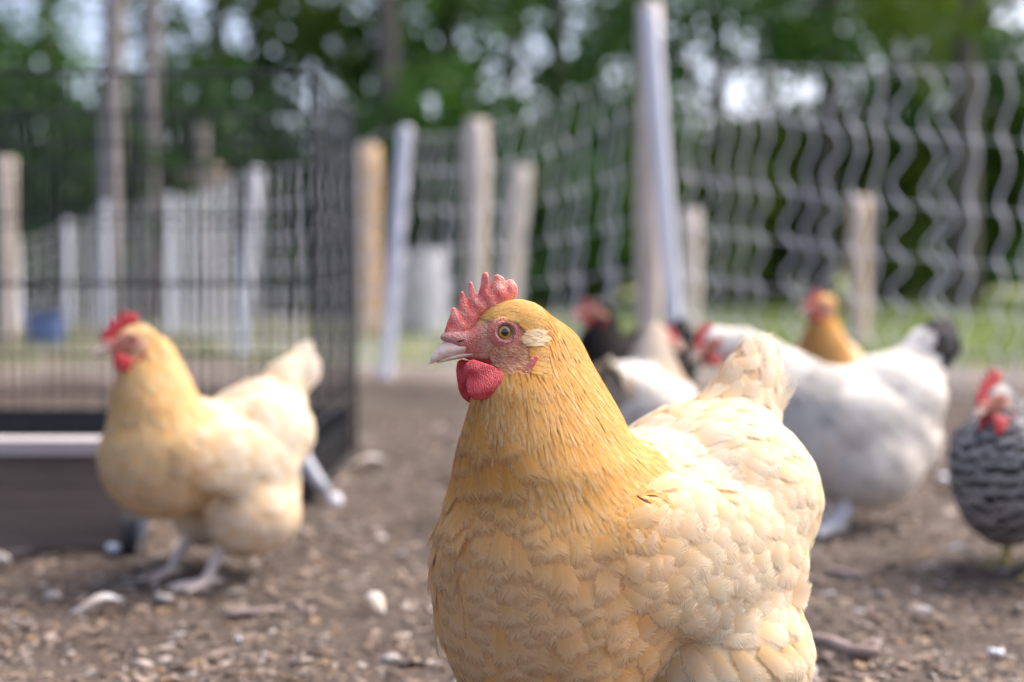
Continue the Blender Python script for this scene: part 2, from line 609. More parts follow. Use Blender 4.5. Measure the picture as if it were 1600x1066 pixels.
# ------------------------------------------------------------------ forest
def leaf_cloud(name, mat, blobs, n, size, flat=.5):
    """blobs: (cx,cy,cz,r); n leaves as bent diamonds"""
    B = np.array(blobs)
    w = B[:, 3] ** 2
    k = rng.choice(len(B), n, p=w / w.sum())
    d = rng.normal(size=(n, 3)); d /= np.linalg.norm(d, axis=1, keepdims=True)
    C = B[k, :3] + d * (B[k, 3] * rng.uniform(.25, 1, n) ** .6)[:, None] * np.array([1, 1, .75])
    a = rng.normal(size=(n, 3)); a[:, 2] -= .3; a /= np.linalg.norm(a, axis=1, keepdims=True)
    b = np.cross(a, rng.normal(size=(n, 3))); b /= np.linalg.norm(b, axis=1, keepdims=True)
    s = (size * rng.uniform(.6, 1.3, n))[:, None]
    nn = np.cross(a, b)
    V = np.stack([C - a * s, C + b * s * .45 + nn * s * .12, C + a * s, C - b * s * .45 + nn * s * .12], 1).reshape(-1, 3)
    Q = np.arange(4 * n).reshape(-1, 4)
    rv = np.repeat(np.clip(rng.normal(.45, .22, n) + .25 * (rng.random(len(B))[k] - .5), 0, 1), 4)
    return mesh_np(name, V, Q, attrs={'rnd': rv}, smooth=False)


def crown_blobs(rx, rz, z0, n, rmin=.35, rmax=.8):
    out = []
    for i in range(n):
        d = rng.normal(size=3); d /= np.linalg.norm(d)
        r = rng.uniform(.35, 1) ** .5
        out.append((d[0] * rx * r, d[1] * rx * r, z0 + rz + d[2] * rz * r, rng.uniform(rmin, rmax)))
    return out


crowns = {}
for i, (rx, rz, z0, nb, nl, sz) in enumerate([(2.3, 3.2, 2.1, 60, 2500, .12), (2.8, 3.6, 1.5, 75, 3200, .13), (1.9, 2.6, 2.8, 42, 1800, .115)]):
    bl = crown_blobs(rx, rz, z0, nb)
    for mt in ('leaf_dark', 'leaf_mid', 'leaf_lime'):
        me = leaf_cloud("crown", M[mt], bl, nl, sz); me.materials.append(M[mt])
        crowns[(i, mt)] = me


def trunk_mesh(h, r, lean=.2, limbs=7, seed=0):
    rr = random.Random(seed)
    mb = MB()
    ph = rr.uniform(0, 6)
    P = [Vector((lean * (t * t) * math.cos(ph) + .05 * math.sin(t * 7 + ph), lean * t * t * math.sin(ph) + .05 * math.cos(t * 6), h * t)) for t in [i / 9 for i in range(10)]]
    mb.tube(P, [r * (1.25 if i == 0 else 1) * (1 - .75 * i / 9) for i in range(10)], 9)
    for k in range(limbs):
        i = rr.randint(3, 8)
        a = rr.uniform(0, 6.28); L = rr.uniform(.8, 1.9) * (1 - i / 14)
        d = Vector((math.cos(a), math.sin(a), rr.uniform(.25, .8)))
        r0 = r * (1 - .75 * i / 9) * .5
        mb.tube([P[i], P[i] + d * L * .5, P[i] + d * L + Vector((0, 0, .2))], [r0, r0 * .6, r0 * .2], 5)
    return mb


def tree(px, d, h, r, ci, leaf, bark, label, scale=1.0, lean=.2, dz=0.0):
    p = at(px, 420, d)
    t = empty("tree", (p.x, d, 0), random.uniform(0, 6.28))
    tag(t, label, "tree", "trees behind the hen yard")
    trunk_mesh(h, r, lean, seed=int(px * 7 + d)).build("trunk", M[bark], t, True)
    c = link("crown", crowns[(ci, leaf)], None, t)
    c.scale = (scale, scale, scale * random.uniform(.95, 1.1))
    c.location.z = dz
    c.rotation_euler.z = random.uniform(0, 6.28)
    return t


TREES = [
    # px, depth, height, trunk r, crown, leaf, bark, label, scale, lean, dz
    (182, 12.6, 9, .12, 2, 'leaf_dark', 'bark_pale', "straight pale grey trunk tree standing left behind the wire crate", 1.1, .1, 2.0),
    (232, 13.4, 9, .11, 2, 'leaf_mid', 'bark_pale', "second pale trunk tree just right of the straight pale trunk behind the crate", 1.0, .15, 1.9),
    (345, 18.0, 9, .14, 0, 'leaf_lime', 'bark_pale', "pale trunk tree with yellow green crown above the wire crate", 1.0, .15, .6),
    (402, 20.0, 9, .17, 1, 'leaf_dark', 'bark_dark', "dark trunk tree behind the right half of the wire crate", 1.0, .2, .6),
    (600, 16.0, 9, .16, 0, 'leaf_mid', 'bark_dark', "dark trunk tree above the leaning white post by the crate", 1.0, .15, .9),
    (700, 21.0, 9, .2, 1, 'leaf_dark', 'bark_dark', "broad dark green tree above the comb of the front hen", 1.1, .2, .3),
    (880, 19.0, 9, .18, 1, 'leaf_dark', 'bark_dark', "dense dark tree just left of the tall wooden post", 1.1, .2, .2),
    (1120, 22.0, 9, .16, 0, 'leaf_mid', 'bark_dark', "tree with broken sky gaps just right of the tall wooden post", 1.0, .2, .8),
    (1290, 19.5, 9, .17, 1, 'leaf_mid', 'bark_dark', "mid green tree above the wavy net right of centre", 1.0, .2, 1.0),
    (1500, 15.5, 9, .16, 1, 'leaf_lime', 'bark_dark', "yellow green tree overhanging the right end of the net", 1.1, .2, .75),
    (1640, 22.0, 9, .18, 1, 'leaf_mid', 'bark_dark', "mid green tree at the far right behind the net", 1.0, .2, .5),
    (1420, 25.0, 9, .16, 2, 'leaf_mid', 'bark_dark', "thin crowned distant tree behind the wavy net", 1.2, .2, .2),
    (-20, 18.0, 9, .17, 1, 'leaf_mid', 'bark_dark', "leafy tree at the far left edge behind the crate", 1.0, .2, .7),
    (800, 28.0, 9, .17, 1, 'leaf_dark', 'bark_dark', "distant dark tree filling the gap above the front hen", 1.2, .2, -.6),
    (1210, 29.0, 9, .17, 2, 'leaf_dark', 'bark_dark', "distant dark tree behind the left part of the wavy net", 1.4, .2, .0),
    (1385, 21.0, 9, .17, 1, 'leaf_dark', 'bark_dark', "dark green tree above the tan post in the wavy net", 1.0, .2, .3),
    (90, 24.0, 9, .17, 0, 'leaf_mid', 'bark_dark', "distant tree behind the left end of the wire crate", 1.1, .2, .2),
    (-330, 19.0, 9, .17, 1, 'leaf_mid', 'bark_dark', "mid green tree beyond the left end of the yard", 1.0, .2, .5),
    (1900, 20.0, 9, .17, 1, 'leaf_dark', 'bark_dark', "dark tree beyond the right end of the yard", 1.0, .2, .5),
]
for t in TREES:
    tree(*t)

# understorey shrubs
shrub_me = {}
for k in range(2):
    bl = [(rng.uniform(-1.2, 1.2), rng.uniform(-.7, .7), rng.uniform(.2, 1.6), rng.uniform(.35, .6)) for _ in range(26)]
    for mt in ('leaf_dark', 'leaf_mid', 'leaf_lime'):
        me = leaf_cloud("foliage", M[mt], bl, 3000, .09); me.materials.append(M[mt]); shrub_me[(k, mt)] = me
st_mb = MB()
for k in range(6):
    a = k * 1.05
    st_mb.tube([(0.1 * math.cos(a), .1 * math.sin(a), 0), (.5 * math.cos(a), .3 * math.sin(a), .8), (.9 * math.cos(a), .5 * math.sin(a), 1.5)], [.03, .02, .008], 5)
stem_me = None
SHRUBS = [
    (-90, 14.0, 1.3, 'leaf_dark', "dark green bush at the far left behind the crate"),
    (90, 14.5, 1.45, 'leaf_dark', "dark green bush behind the left half of the wire crate"),
    (300, 19.0, 1.2, 'leaf_dark', "dark bush between the pale trunks behind the crate"),
    (480, 17.5, 1.3, 'leaf_dark', "dark bush behind the near corner of the wire crate"),
    (650, 16.0, 1.2, 'leaf_dark', "dark bush between the leaning white post and the wooden post"),
    (800, 17.0, 1.5, 'leaf_mid', "leafy green bush behind the head of the front hen"),
    (930, 19.0, 1.5, 'leaf_lime', "green bush just left of the tall wooden post"),
    (1090, 22.0, 1.55, 'leaf_mid', "leafy green bush right behind the tall wooden post"),
    (1220, 21.0, 1.5, 'leaf_lime', "green bush behind the left part of the wavy net"),
    (1370, 23.0, 1.7, 'leaf_lime', "leafy green bush behind the tan post in the wavy net"),
    (1520, 21.5, 1.5, 'leaf_lime', "green bush behind the right part of the wavy net"),
    (1690, 22.0, 1.9, 'leaf_mid', "leafy green bush at the far right edge behind the net"),
]
for i, (px, d, s, mt, lab) in enumerate(SHRUBS):
    p = at(px, 420, d)
    t = empty("shrub", (p.x, d, 0), random.uniform(-.3, .3), s)
    tag(t, lab, "bush", "bushes below the trees")
    link("foliage", shrub_me[(i % 2, mt)], None, t)
    if stem_me is None:
        o = st_mb.build("stem", M['bark_dark'], t); stem_me = o.data
    else:
        link("stem", stem_me, None, t)

# far wood closing the horizon
bl = [(rng.uniform(-26, 26), rng.uniform(33, 40), rng.uniform(.3, 2.6), rng.uniform(.8, 1.5)) for _ in range(150)]
o = link("far_wood", leaf_cloud("far_wood", M['leaf_dark'], bl, 26000, .26), M['leaf_mid'])
tag(o, "distant dark green wood closing the view behind the trees", kind="stuff")

# grass beyond the fence
n = 42000
gxp = rng.uniform(-9, 9, n); gyp = 6.9 + 17 * rng.random(n) ** 1.5
keep = rng.random(n) < np.clip(.35 + .3 * (gxp / gyp * 6), .12, 1)
gxp, gyp = gxp[keep], gyp[keep]; n = len(gxp)
hgt = rng.uniform(.05, .16, n); ang = rng.uniform(0, 6.28, n); ln = rng.normal(0, .05, (n, 2))
wd = .006 + .003 * rng.random(n)
dx, dy = np.cos(ang) * wd, np.sin(ang) * wd
z0 = gh(gxp, gyp) - .005
V = np.stack([np.stack([gxp - dx, gyp - dy, z0], -1), np.stack([gxp + dx, gyp + dy, z0], -1), np.stack([gxp + ln[:, 0], gyp + ln[:, 1], z0 + hgt], -1)], 1).reshape(-1, 3)
o = link("grass", mesh_np("grass", V, np.arange(3 * n).reshape(-1, 3), attrs={'rnd': np.repeat(rng.random(n), 3)}, smooth=False), M['grass'])
tag(o, "short pale green grass growing beyond the white net fence", "grass", kind="stuff")

# ------------------------------------------------------------------ net fences
def net_run(root, P0, P1, z0, z1, sag=.05, step=.076, wiggle=.022, rs=.0021, rc=.0043, sagtop=0.0):
    """horizontal strands and wavy stays between two ground points"""
    P0, P1 = Vector(P0), Vector(P1)
    L = (P1 - P0).length
    dirv = (P1 - P0).normalized()
    nrm = Vector((-dirv.y, dirv.x))

    def zz(k, t):
        kk = 1 - k / (len(z0) - 1)
        return z0[k] * (1 - t) + z1[k] * t - (sag * kk + (sagtop if k == 0 else sagtop * kk)) * 4 * t * (1 - t)
    for k in range(len(z0)):
        pts = []
        for i in range(13):
            t = i / 12
            q = P0 + (P1 - P0) * t
            pts.append((q.x, q.y, zz(k, t)))
        MB().tube(pts, rs, 5).build("net_strand", M['net'], root)
    ns = int(L / step)
    for j in range(1, ns):
        t = j / ns
        q = P0 + (P1 - P0) * t
        pts, rad = [], []
        ph = random.uniform(-.9, .9)
        amp = wiggle * random.uniform(.55, 1.35)
        ph1 = random.uniform(-.5, .5)
        drift = random.uniform(-.011, .011)
        for k in range(len(z0) - 1):
            za, zb = zz(k, t), zz(k + 1, t)
            m = 8 if za - zb > .12 else 4
            for i in range(m):
                f = i / m
                s = (math.sin(f * 2 * math.pi + ph * f + ph1) - math.sin(ph1)) * amp * min(1, (za - zb) / .14)
                o = q + dirv.to_2d() * (s + drift * k) + nrm.to_2d() * s * .3
                pts.append((o.x, o.y, za + (zb - za) * f)); rad.append(rc * (1.8 if i == 0 else 1))
        o = q + dirv.to_2d() * drift * len(z0)
        pts.append((o.x, o.y, zz(len(z0) - 1, t))); rad.append(rc)
        MB().tube(pts, rad, 5).build("net_stay", M['net'], root)


def pole(root, name, base, top, r0, r1, mat, sides=10):
    b, t = Vector(base), Vector(top)
    mb = MB()
    mb.tube([b - (t - b) * .05, b, b + (t - b) * .5, t - (t - b) * .01, t], [r0, r0, (r0 + r1) / 2, r1, r1 * .8], sides)
    return mb.build(name, mat, root, False)


def gpt(px, d): return Vector(((px - 800) / F * d, d))


T0 = gpt(1046, 6.0)
# right-hand run
rr_ = empty("net_fence", (0, 0, 0))
tag(rr_, "white net fence with wavy upright strands right of the tall wooden post", "net fence", "white net fences round the yard")
net_run(rr_, T0, Vector((2.12, 4.54)), [1.36, 1.18, .883, .675, .47, .3, .16, .05], [1.16, .87, .64, .455, .28, .16, .085, .03], .045, step=.098, wiggle=.025, rc=.0043)
# centre run
rc_ = empty("net_fence", (0, 0, 0))
tag(rc_, "sagging white net fence between the leaning white post and the tall wooden post", "net fence", "white net fences round the yard")
PB, PT = at(602, 590, 6.35), at(634, 198, 6.35)
PB.z = 0
pole(rc_, "post", PB, PT, .030, .032, M['white_plastic'])
net_run(rc_, Vector((PB.x + .03, PB.y)), gpt(1000, 5.98), [1.09, .93, .76, .6, .45, .31, .17, .05], [1.38, 1.16, .92, .7, .49, .32, .17, .05], .07, sagtop=.05, wiggle=.010)
# back left run, post by post
rl_ = empty("net_fence", (0, 0, 0))
tag(rl_, "distant white net fence on slim white posts seen through the wire crate", "net fence", "white net fences round the yard")
LP = [((602, 590), (632, 200), 6.35), ((375, 560), (401, 262), 7.71), ((262, 522), (268, 303), 10.8), ((163, 520), (165, 318), 11.0), ((104, 512), (105, 344), 12.0), ((30, 515), (20, 372), 11.6), ((-140, 520), (-140, 330), 11.0)]
prev = None
for (b, t, d) in LP:
    B = gpt(b[0], d); Tp = at(t[0], t[1], d)
    if prev is not None:
        pole(rl_, "post", (B.x, B.y, 0), Tp, .036, .036, M['white_plastic'])
        zt0, zt1 = prev[1] - .02, Tp.z - .02
        zs = [1, .82, .65, .5, .36, .24, .12, .04]
        net_run(rl_, prev[0], B, [zt0 * q for q in zs], [zt1 * q for q in zs], .05, step=.11, wiggle=.006, rs=.004, rc=.0042)
    prev = (B, Tp.z)

# wooden posts
def wood_post(name, px, pyt, d, r, mat, label, lean_px=0, group="wooden posts along the fence"):
    b = gpt(px, d); t = at(px + lean_px, pyt, d)
    rr = random.Random(px)
    mb = MB()
    n = 7
    path = [Vector((b.x, b.y, -.05)).lerp(Vector((t.x, t.y, t.z)), i / n) + Vector((rr.uniform(-1, 1), rr.uniform(-1, 1), 0)) * r * .08 for i in range(n + 1)]
    path.append(path[-1] + Vector((0, 0, .006)))
    mb.tube(path, [r * rr.uniform(.94, 1.05) for _ in range(n + 1)] + [r * .82], 10)
    o = mb.build(name, mat, None, True)
    return tag(o, label, "post", group)


wood_post("wooden_post", 1014, 8, 6.08, .056, M['post_wood'], "tall round wooden corner post standing behind the front hen")
o = pole(None, "steel_pole", (gpt(1062, 5.9).x, 5.9, 0), at(1016, 18, 5.9), .036, .036, M['white_plastic'], 10)
tag(o, "white round pole leaning against the tall wooden corner post", "pole")
wood_post("wooden_post", 745, 188, 8.0, .066, M['post_wood'], "pale wooden post behind the comb of the front hen")
wood_post("wooden_post", 782, 262, 9.0, .075, M['post_wood'], "pale wooden post leaning to the right behind the front hen", 34)
wood_post("wooden_post", 1078, 328, 9.0, .066, M['post_wood'], "short pale post close behind the leaning white pole")
wood_post("wooden_post", 1342, 308, 8.5, .064, M['post_tan'], "short tan post seen through the wavy net on the right")
wood_post("wooden_post", 576, 228, 10.0, 0.085, M['post_orange'], "tan orange post beside the far corner of the wire crate")
wood_post("wooden_post", 8, 248, 8.6, .062, M['post_wood'], "pale post at the far left edge behind the crate")
wood_post("wooden_post", 335, 196, 14.0, .07, M['post_wood'], "thin weathered post leaning left behind the crate", -22)
lg = MB().tube([(gpt(235, 14.2).x, 14.2, 1.34), (gpt(350, 14.0).x, 14.0, 1.42)], [.09, .08], 9)
lg.tube([(gpt(255, 14.2).x, 14.2, 0), (gpt(255, 14.2).x, 14.2, 1.36)], .06, 8)
tag(lg.build("log_rail", M['post_tan'], None, True), "brown log rail on a short prop behind the wire crate", "rail")

# far odds and ends
def lathe(prof, sides=20):
    mb = MB()
    mb.tube([(0, 0, z) for r, z in prof], [r for r, z in prof], sides)
    return mb


bt = empty("blue_tub", (gpt(72, 9.2).x, 9.2, 0))
bt.scale = (.75, .75, .8)
tag(bt, "blue plastic tub on the ground behind the left end of the crate", "tub")
lathe([(.14, 0), (.17, .22), (.185, .23), (.185, .25), (.15, .25), (.14, .06)]).build("tub_body", M['blue'], bt, False)
MB().tube([(-.18, 0, .24), (-.13, 0, .31), (0, 0, .34), (.13, 0, .31), (.18, 0, .24)], .008, 6).build("handle", M['grey_metal'], bt)
ba = empty("barrel", (gpt(660, 10.5).x, 10.5, 0))
tag(ba, "pale grey barrel standing behind the net left of the front hen", "barrel")
lathe([(.15, 0), (.17, .02), (.185, .3), (.17, .6), (.165, .62)]).build("barrel_body", M['grey_barrel'], ba)
MB().tube([(.188 * math.cos(a * .3927), .188 * math.sin(a * .3927), .2) for a in range(17)], .008, 5).build("hoop", M['grey_metal'], ba)
MB().tube([(.188 * math.cos(a * .3927), .188 * math.sin(a * .3927), .42) for a in range(17)], .008, 5).build("hoop", M['grey_metal'], ba)

# ------------------------------------------------------------------ black wire crate
XR, YN, YF, XL, HT = -.407, 2.92, 3.69, -1.75, .885
cr = empty("wire_crate", (0, 0, 0))
tag(cr, "black wire dog crate with close set bars standing on the dirt", "crate")


def wire_panel(p0, p1, h, z0=.02, step=.0254, r=.0017, rows=7):
    p0, p1 = Vector(p0), Vector(p1)
    L = (p1 - p0).length
    n = int(L / step)
    mb = MB()
    for i in range(n + 1):
        q = p0.lerp(p1, i / n)
        mb.tube([(q.x, q.y, z0), (q.x, q.y, h)], r, 4)
    hb = MB()
    zs = [z0 + (h - z0) * k / (rows - 1) for k in range(rows)]
    for z in zs:
        hb.tube([(p0.x, p0.y + .003, z), (p1.x, p1.y + .003, z)], r * 1.5 if z not in (zs[0], zs[-1]) else r * 2.4, 5)
    w = mb.build("upright_wires", M['black_wire'], cr); w["kind"] = "stuff"
    hb.build("cross_wires", M['black_wire'], cr)["kind"] = "stuff"


wire_panel((XL, YN, 0), (XR, YN, 0), HT)
wire_panel((XL, YF, 0), (XR, YF, 0), HT)
wire_panel((XR, YN, 0), (XR, YF, 0), HT, r=.0017, step=.04)
wire_panel((XL, YN, 0), (XL, YF, 0), HT)
for (x, y) in ((XR, YN), (XR, YF), (XL, YN), (XL, YF)):
    MB().tube([(x, y, 0), (x, y, HT + .005)], .006, 6).build("corner_post", M['black_wire'], cr)
ty = MB()
ty.box(((XL + XR) / 2, (YN + YF) / 2, .012), (XR - XL - .03, YF - YN - .03, .012))
ty.box(((XL + XR) / 2, YF - .03, .07), (XR - XL - .03, .012, .11))
ty.box(((XL + XR) / 2, YN + .03, .045), (XR - XL - .03, .012, .06))
ty.box((XR - .03, (YN + YF) / 2, .05), (.012, YF - YN - .08, .07))
ty.build("tray", M['black_plastic'], cr)
# grey hinge strap curving down to the near corner, and its white foot
pa = [at(464, 690, 2.90), at(478, 725, 2.89), at(496, 752, 2.885), at(514, 772, 2.88)]
MB().tube(pa, [.012, .017, .015, .010], 8).build("corner_strap", M['grey_metal'], cr, True)
f = at(523, 799, 2.88)
lathe([(.010, 0), (.015, .006), (.016, .016), (.012, .026), (.004, .029)], 14).build("foot", M['white_cap'], cr, True).location = (f.x, f.y, .0)
MB().box((XR - .10, YN - .02, .03), (.2, .03, .05)).build("base_rail", M['black_plastic'], cr)

# ------------------------------------------------------------------ plank trough in front of the crate
TX1, TY, TD, TH = -.655, 2.42, .16, .19
tr = empty("plank_trough", (0, 0, 0))
tag(tr, "low weathered plank trough with pale rim behind the left hen", "trough")
for (z0, z1) in ((.008, .0605), (.062, .1155), (.117, .168)):
    MB().box(((TX1 - 1.9) / 2, TY, (z0 + z1) / 2), (TX1 + 1.9, .022, z1 - z0)).build("plank", M['weathered'], tr)
MB().box(((TX1 - 1.9) / 2, TY + TD, .09), (TX1 + 1.9, .022, .16)).build("back_plank", M['weathered'], tr)
MB().box((TX1 - .013, TY + TD / 2, .09), (.022, TD - .026, .16)).build("end_plank", M['weathered'], tr)
MB().box(((TX1 - 1.9) / 2, TY + .012, .183), (TX1 + 1.91, .075, .024)).build("rim_board", M['pale_board'], tr)
tf = empty("castor_foot", (at(215, 845, 2.38).x, 2.36, 0))
tag(tf, "black rubber foot with grey bracket behind the left hen's leg", "castor")
MB().tube([(-.012, 0, .042), (.012, 0, .042)], [.042, .042], 16).build("rubber_foot", M['black_plastic'], tf)
MB().box((.014, -.026, .045), (.016, .008, .10), Matrix.Rotation(R(22), 3, 'Y')).build("bracket", M['grey_metal'], tf)

# ------------------------------------------------------------------ litter on the ground
n = 42000
d = 1.35 + 5.2 * rng.random(n) ** 1.25
x = (rng.random(n) * 2 - 1) * (d * .42 + .12)
s = np.exp(rng.normal(math.log(.0068), .5, n)); s = np.clip(s, .0022, .018)
asp = np.where(rng.random(n) < .22, rng.uniform(.06, .14, n), rng.uniform(.3, 1, n)); ang = rng.uniform(0, 6.28, n)
s = np.where(asp < .15, s * 1.9, s)
th = s * np.minimum(asp, 1) * rng.uniform(.1, .3, n)
k = 5
a = ang[:, None] + np.arange(k)[None] * 2 * math.pi / k + rng.normal(0, .2, (n, k))
rx = np.cos(np.arange(k) * 2 * math.pi / k)[None] * s[:, None] * rng.uniform(.7, 1.2, (n, k))
ry = np.sin(np.arange(k) * 2 * math.pi / k)[None] * (s * asp)[:, None] * rng.uniform(.7, 1.2, (n, k))
wx = rx * np.cos(ang)[:, None] - ry * np.sin(ang)[:, None]
wy = rx * np.sin(ang)[:, None] + ry * np.cos(ang)[:, None]
tilt = rng.normal(0, .17, (n, 2))
wz = wx * tilt[:, :1] + wy * tilt[:, 1:]
zb = gh(x, d) + s * .12
bot = np.stack([x[:, None] + wx, d[:, None] + wy, zb[:, None] + wz], -1)
top = np.stack([x[:, None] + wx * .8, d[:, None] + wy * .8, zb[:, None] + wz + th[:, None]], -1)
V = np.concatenate([bot, top], 1).reshape(-1, 3)
o_ = np.arange(n)[:, None] * 2 * k
quads = np.stack([np.stack([o_[:, 0] + i, o_[:, 0] + (i + 1) % k, o_[:, 0] + k + (i + 1) % k, o_[:, 0] + k + i], -1) for i in range(k)] +
                 [np.stack([o_[:, 0] + k, o_[:, 0] + k + 1, o_[:, 0] + k + 2, o_[:, 0] + k + 3], -1), np.stack([o_[:, 0] + k, o_[:, 0] + k + 3, o_[:, 0] + k + 4, o_[:, 0] + k + 4], -1)][:1], 1).reshape(-1, 4)
tri = np.stack([o_[:, 0] + k, o_[:, 0] + k + 3, o_[:, 0] + k + 4, o_[:, 0] + k + 4], -1)
pal = np.array([(.16, .11, .08), (.22, .16, .12), (.09, .065, .05), (.30, .23, .18), (.38, .32, .28), (.13, .10, .085), (.26, .17, .10), (.5, .46, .43)])
ci = rng.choice(len(pal), n, p=[.2, .2, .18, .14, .07, .12, .06, .03])
tint = np.repeat(pal[ci] * .86 * rng.uniform(.8, 1.2, (n, 1)), 2 * k, 0)
me = bpy.data.meshes.new("wood_chip_litter")
o = link("wood_chip_litter", mesh_np("wood_chip_litter", V, quads, attrs={'tint': tint}, smooth=False), M['chip'])
tag(o, "brown and tan wood chips and leaf bits strewn over the yard dirt", "litter", kind="stuff")


def pebble(name, px, py, w, h, mat, label, cat, group=None):
    y = CAM_H * F / (py - 420)
    p = at(px, py, y); s = y / F
    g_ = Grid(lambda P: ell(P, (0, 0, h * s * .5), (w * s * .42, w * s * .26, h * s * .34)) + .12 * h * s * np.sin(P[..., 0] / (w * s) * 9 + px) * np.sin(P[..., 1] / (w * s) * 8 + P[..., 2] / (w * s) * 10),
              (-w * s, -w * s, -h * s), (w * s, w * s, h * s * 2), max(w * s / 9, h * s / 5))
    V, Q = g_.surface()
    o = link(name, mesh_np(name, V, Q), mat)
    o.location = (p.x, p.y, gz(p.x, p.y))
    return tag(o, label, cat, group)


def down_feather(px, py, w, label, rz):
    y = CAM_H * F / (py - 420)
    p = at(px, py, y); L = w * y / F
    ns, nw = 9, 7
    S, T = np.meshgrid(np.linspace(0, 1, ns), np.linspace(-1, 1, nw), indexing='ij')
    wd = L * .30 * np.sin(np.clip(S * 1.05 + .06, 0, 1) * math.pi) ** .6
    V = np.stack([(S - .5) * L, T * wd, .010 + .02 * np.sin(S * 3.1) - .01 * T ** 2 * (1 - S)], -1).reshape(-1, 3)
    I = np.arange(ns * nw).reshape(ns, nw)
    Q = np.stack([I[:-1, :-1], I[1:, :-1], I[1:, 1:], I[:-1, 1:]], -1).reshape(-1, 4)
    e = empty("loose_feather", (p.x, p.y, gz(p.x, p.y)), rz)
    uv = np.stack([(T + 1) / 2, S], -1).reshape(-1, 2)
    link("vane", mesh_np("vane", V, Q, uv=uv, attrs={'tint': np.tile((.80, .82, .90), (len(V), 1)), 'rnd': np.full(len(V), px / 1600)}), M['feather'], e)
    MB().tube([(-.62 * L, 0, .006), (-.2 * L, 0, .022), (.4 * L, 0, .022)], [.0012, .001, .0005], 5).build("quill", M['white_down'], e)
    tag(e, label, "feather", "white feathers lying on the dirt")


down_feather(162, 962, 80, "bluish white feather on the dirt at the lower left below the left hen", .35)
down_feather(1500, 888, 62, "bluish white feather on the dirt beside the barred hen's foot", 2.8)
down_feather(580, 733, 60, "white feather on the dirt right of the wire crate's white foot", .1)
down_feather(585, 966, 48, "small white feather on the dirt just left of the front hen", 2.2)
pebble("stone", 380, 878, 36, 22, M['white_down'], "pale stone on the dirt just left of the left hen's feet", "stone", "pale stones on the yard dirt") if False else None
STONES = [(180, 880, 38, 24, "pale stone under the trough's right end"), (0, 895, 44, 40, "grey white stone at the left frame edge below the trough"), 
          (372, 1006, 16, 12, "tiny pale stone on open dirt below the left hen"), (82, 950, 34, 24, "tan grey stone left of the bluish white feather"),
          (628, 884, 22, 18, "tan stone between the left hen and the front hen"), (1556, 1024, 34, 18, "white stone at the bottom right corner of the yard"), (1475, 748, 26, 18, "white stone between the white hen and the barred hen"),
          (1440, 970, 40, 20, "flat tan stone below the barred hen's feather"), (610, 1035, 40, 20, "tan chip stone at the bottom edge left of the front hen"),
          (255, 945, 40, 22, "flat tan stone below the left hen's feet")]
for px, py, w, h, lab in STONES:
    pebble("stone", px, py, w, h, M['stone'] if 'tan' in lab or 'grey' in lab else M['white_down'], lab, "stone", "pale stones on the yard dirt")


def stick(p0, p1, r, label):
    y0, y1 = CAM_H * F / (p0[1] - 420), CAM_H * F / (p1[1] - 420)
    a, b = at(p0[0], p0[1], y0), at(p1[0], p1[1], y1)
    a.z = gz(a.x, a.y) + r * .8; b.z = gz(b.x, b.y) + r * .8
    rr = random.Random(p0[0])
    pts = [a.lerp(b, i / 5) + Vector((0, rr.uniform(-1, 1) * r, rr.uniform(0, 1) * r * .8)) for i in range(6)]
    o = MB().tube(pts, [r * .8, r, r * .95, r * 1.05, r * .9, r * .6], 8).build("stick", M['stick'], None, True)
    tag(o, label, "stick", "sticks lying in the yard")


stick((1255, 1034), (1375, 1062), .009, "brown stick on the dirt right of the front hen's thigh")
stick((350, 968), (430, 966), .006, "short grey stick on open dirt below the left hen")
stick((10, 872), (190, 852), .006, "thin dark stick along the foot of the plank trough")
stick((1290, 905), (1350, 918), .006, "short stick on the dirt below the white hen's foot")

# ------------------------------------------------------------------ hens
COMB = [(205, 455), (212, 410), (232, 350), (247, 312), (253, 287), (265, 281), (281, 292), (290, 300), (297, 268), (301, 215), (306, 195), (320, 194), (331, 218), (338, 238), (352, 222), (350, 165), (353, 143), (366, 138), (378, 160), (390, 205), (405, 210), (420, 150), (427, 100), (437, 87), (456, 88), (462, 105), (460, 150), (467, 172), (475, 150), (488, 132), (495, 108), (512, 98), (530, 106), (552, 118), (560, 138), (585, 126), (612, 132), (633, 165), (638, 200), (628, 228), (600, 245), (575, 262), (520, 275), (460, 300), (415, 345), (380, 405), (360, 450), (300, 470), (240, 475)]
WAT_N = [(345, 582), (332, 610), (335, 640), (352, 668), (345, 705), (350, 745), (380, 780), (420, 785), (470, 775), (515, 735), (545, 680), (555, 640), (500, 600), (430, 575), (385, 560)]
WAT_F = [(300, 575), (278, 590), (273, 640), (276, 690), (288, 745), (312, 795), (345, 826), (368, 820), (380, 785), (372, 720), (365, 640), (350, 585)]
EARL = [(688, 545), (705, 556), (690, 590), (660, 630), (630, 665), (600, 682), (585, 668), (600, 635), (640, 600), (655, 565)]


def mm(poly): return [((530 - a) / 6522., (420 - b) / 6522.) for a, b in poly]


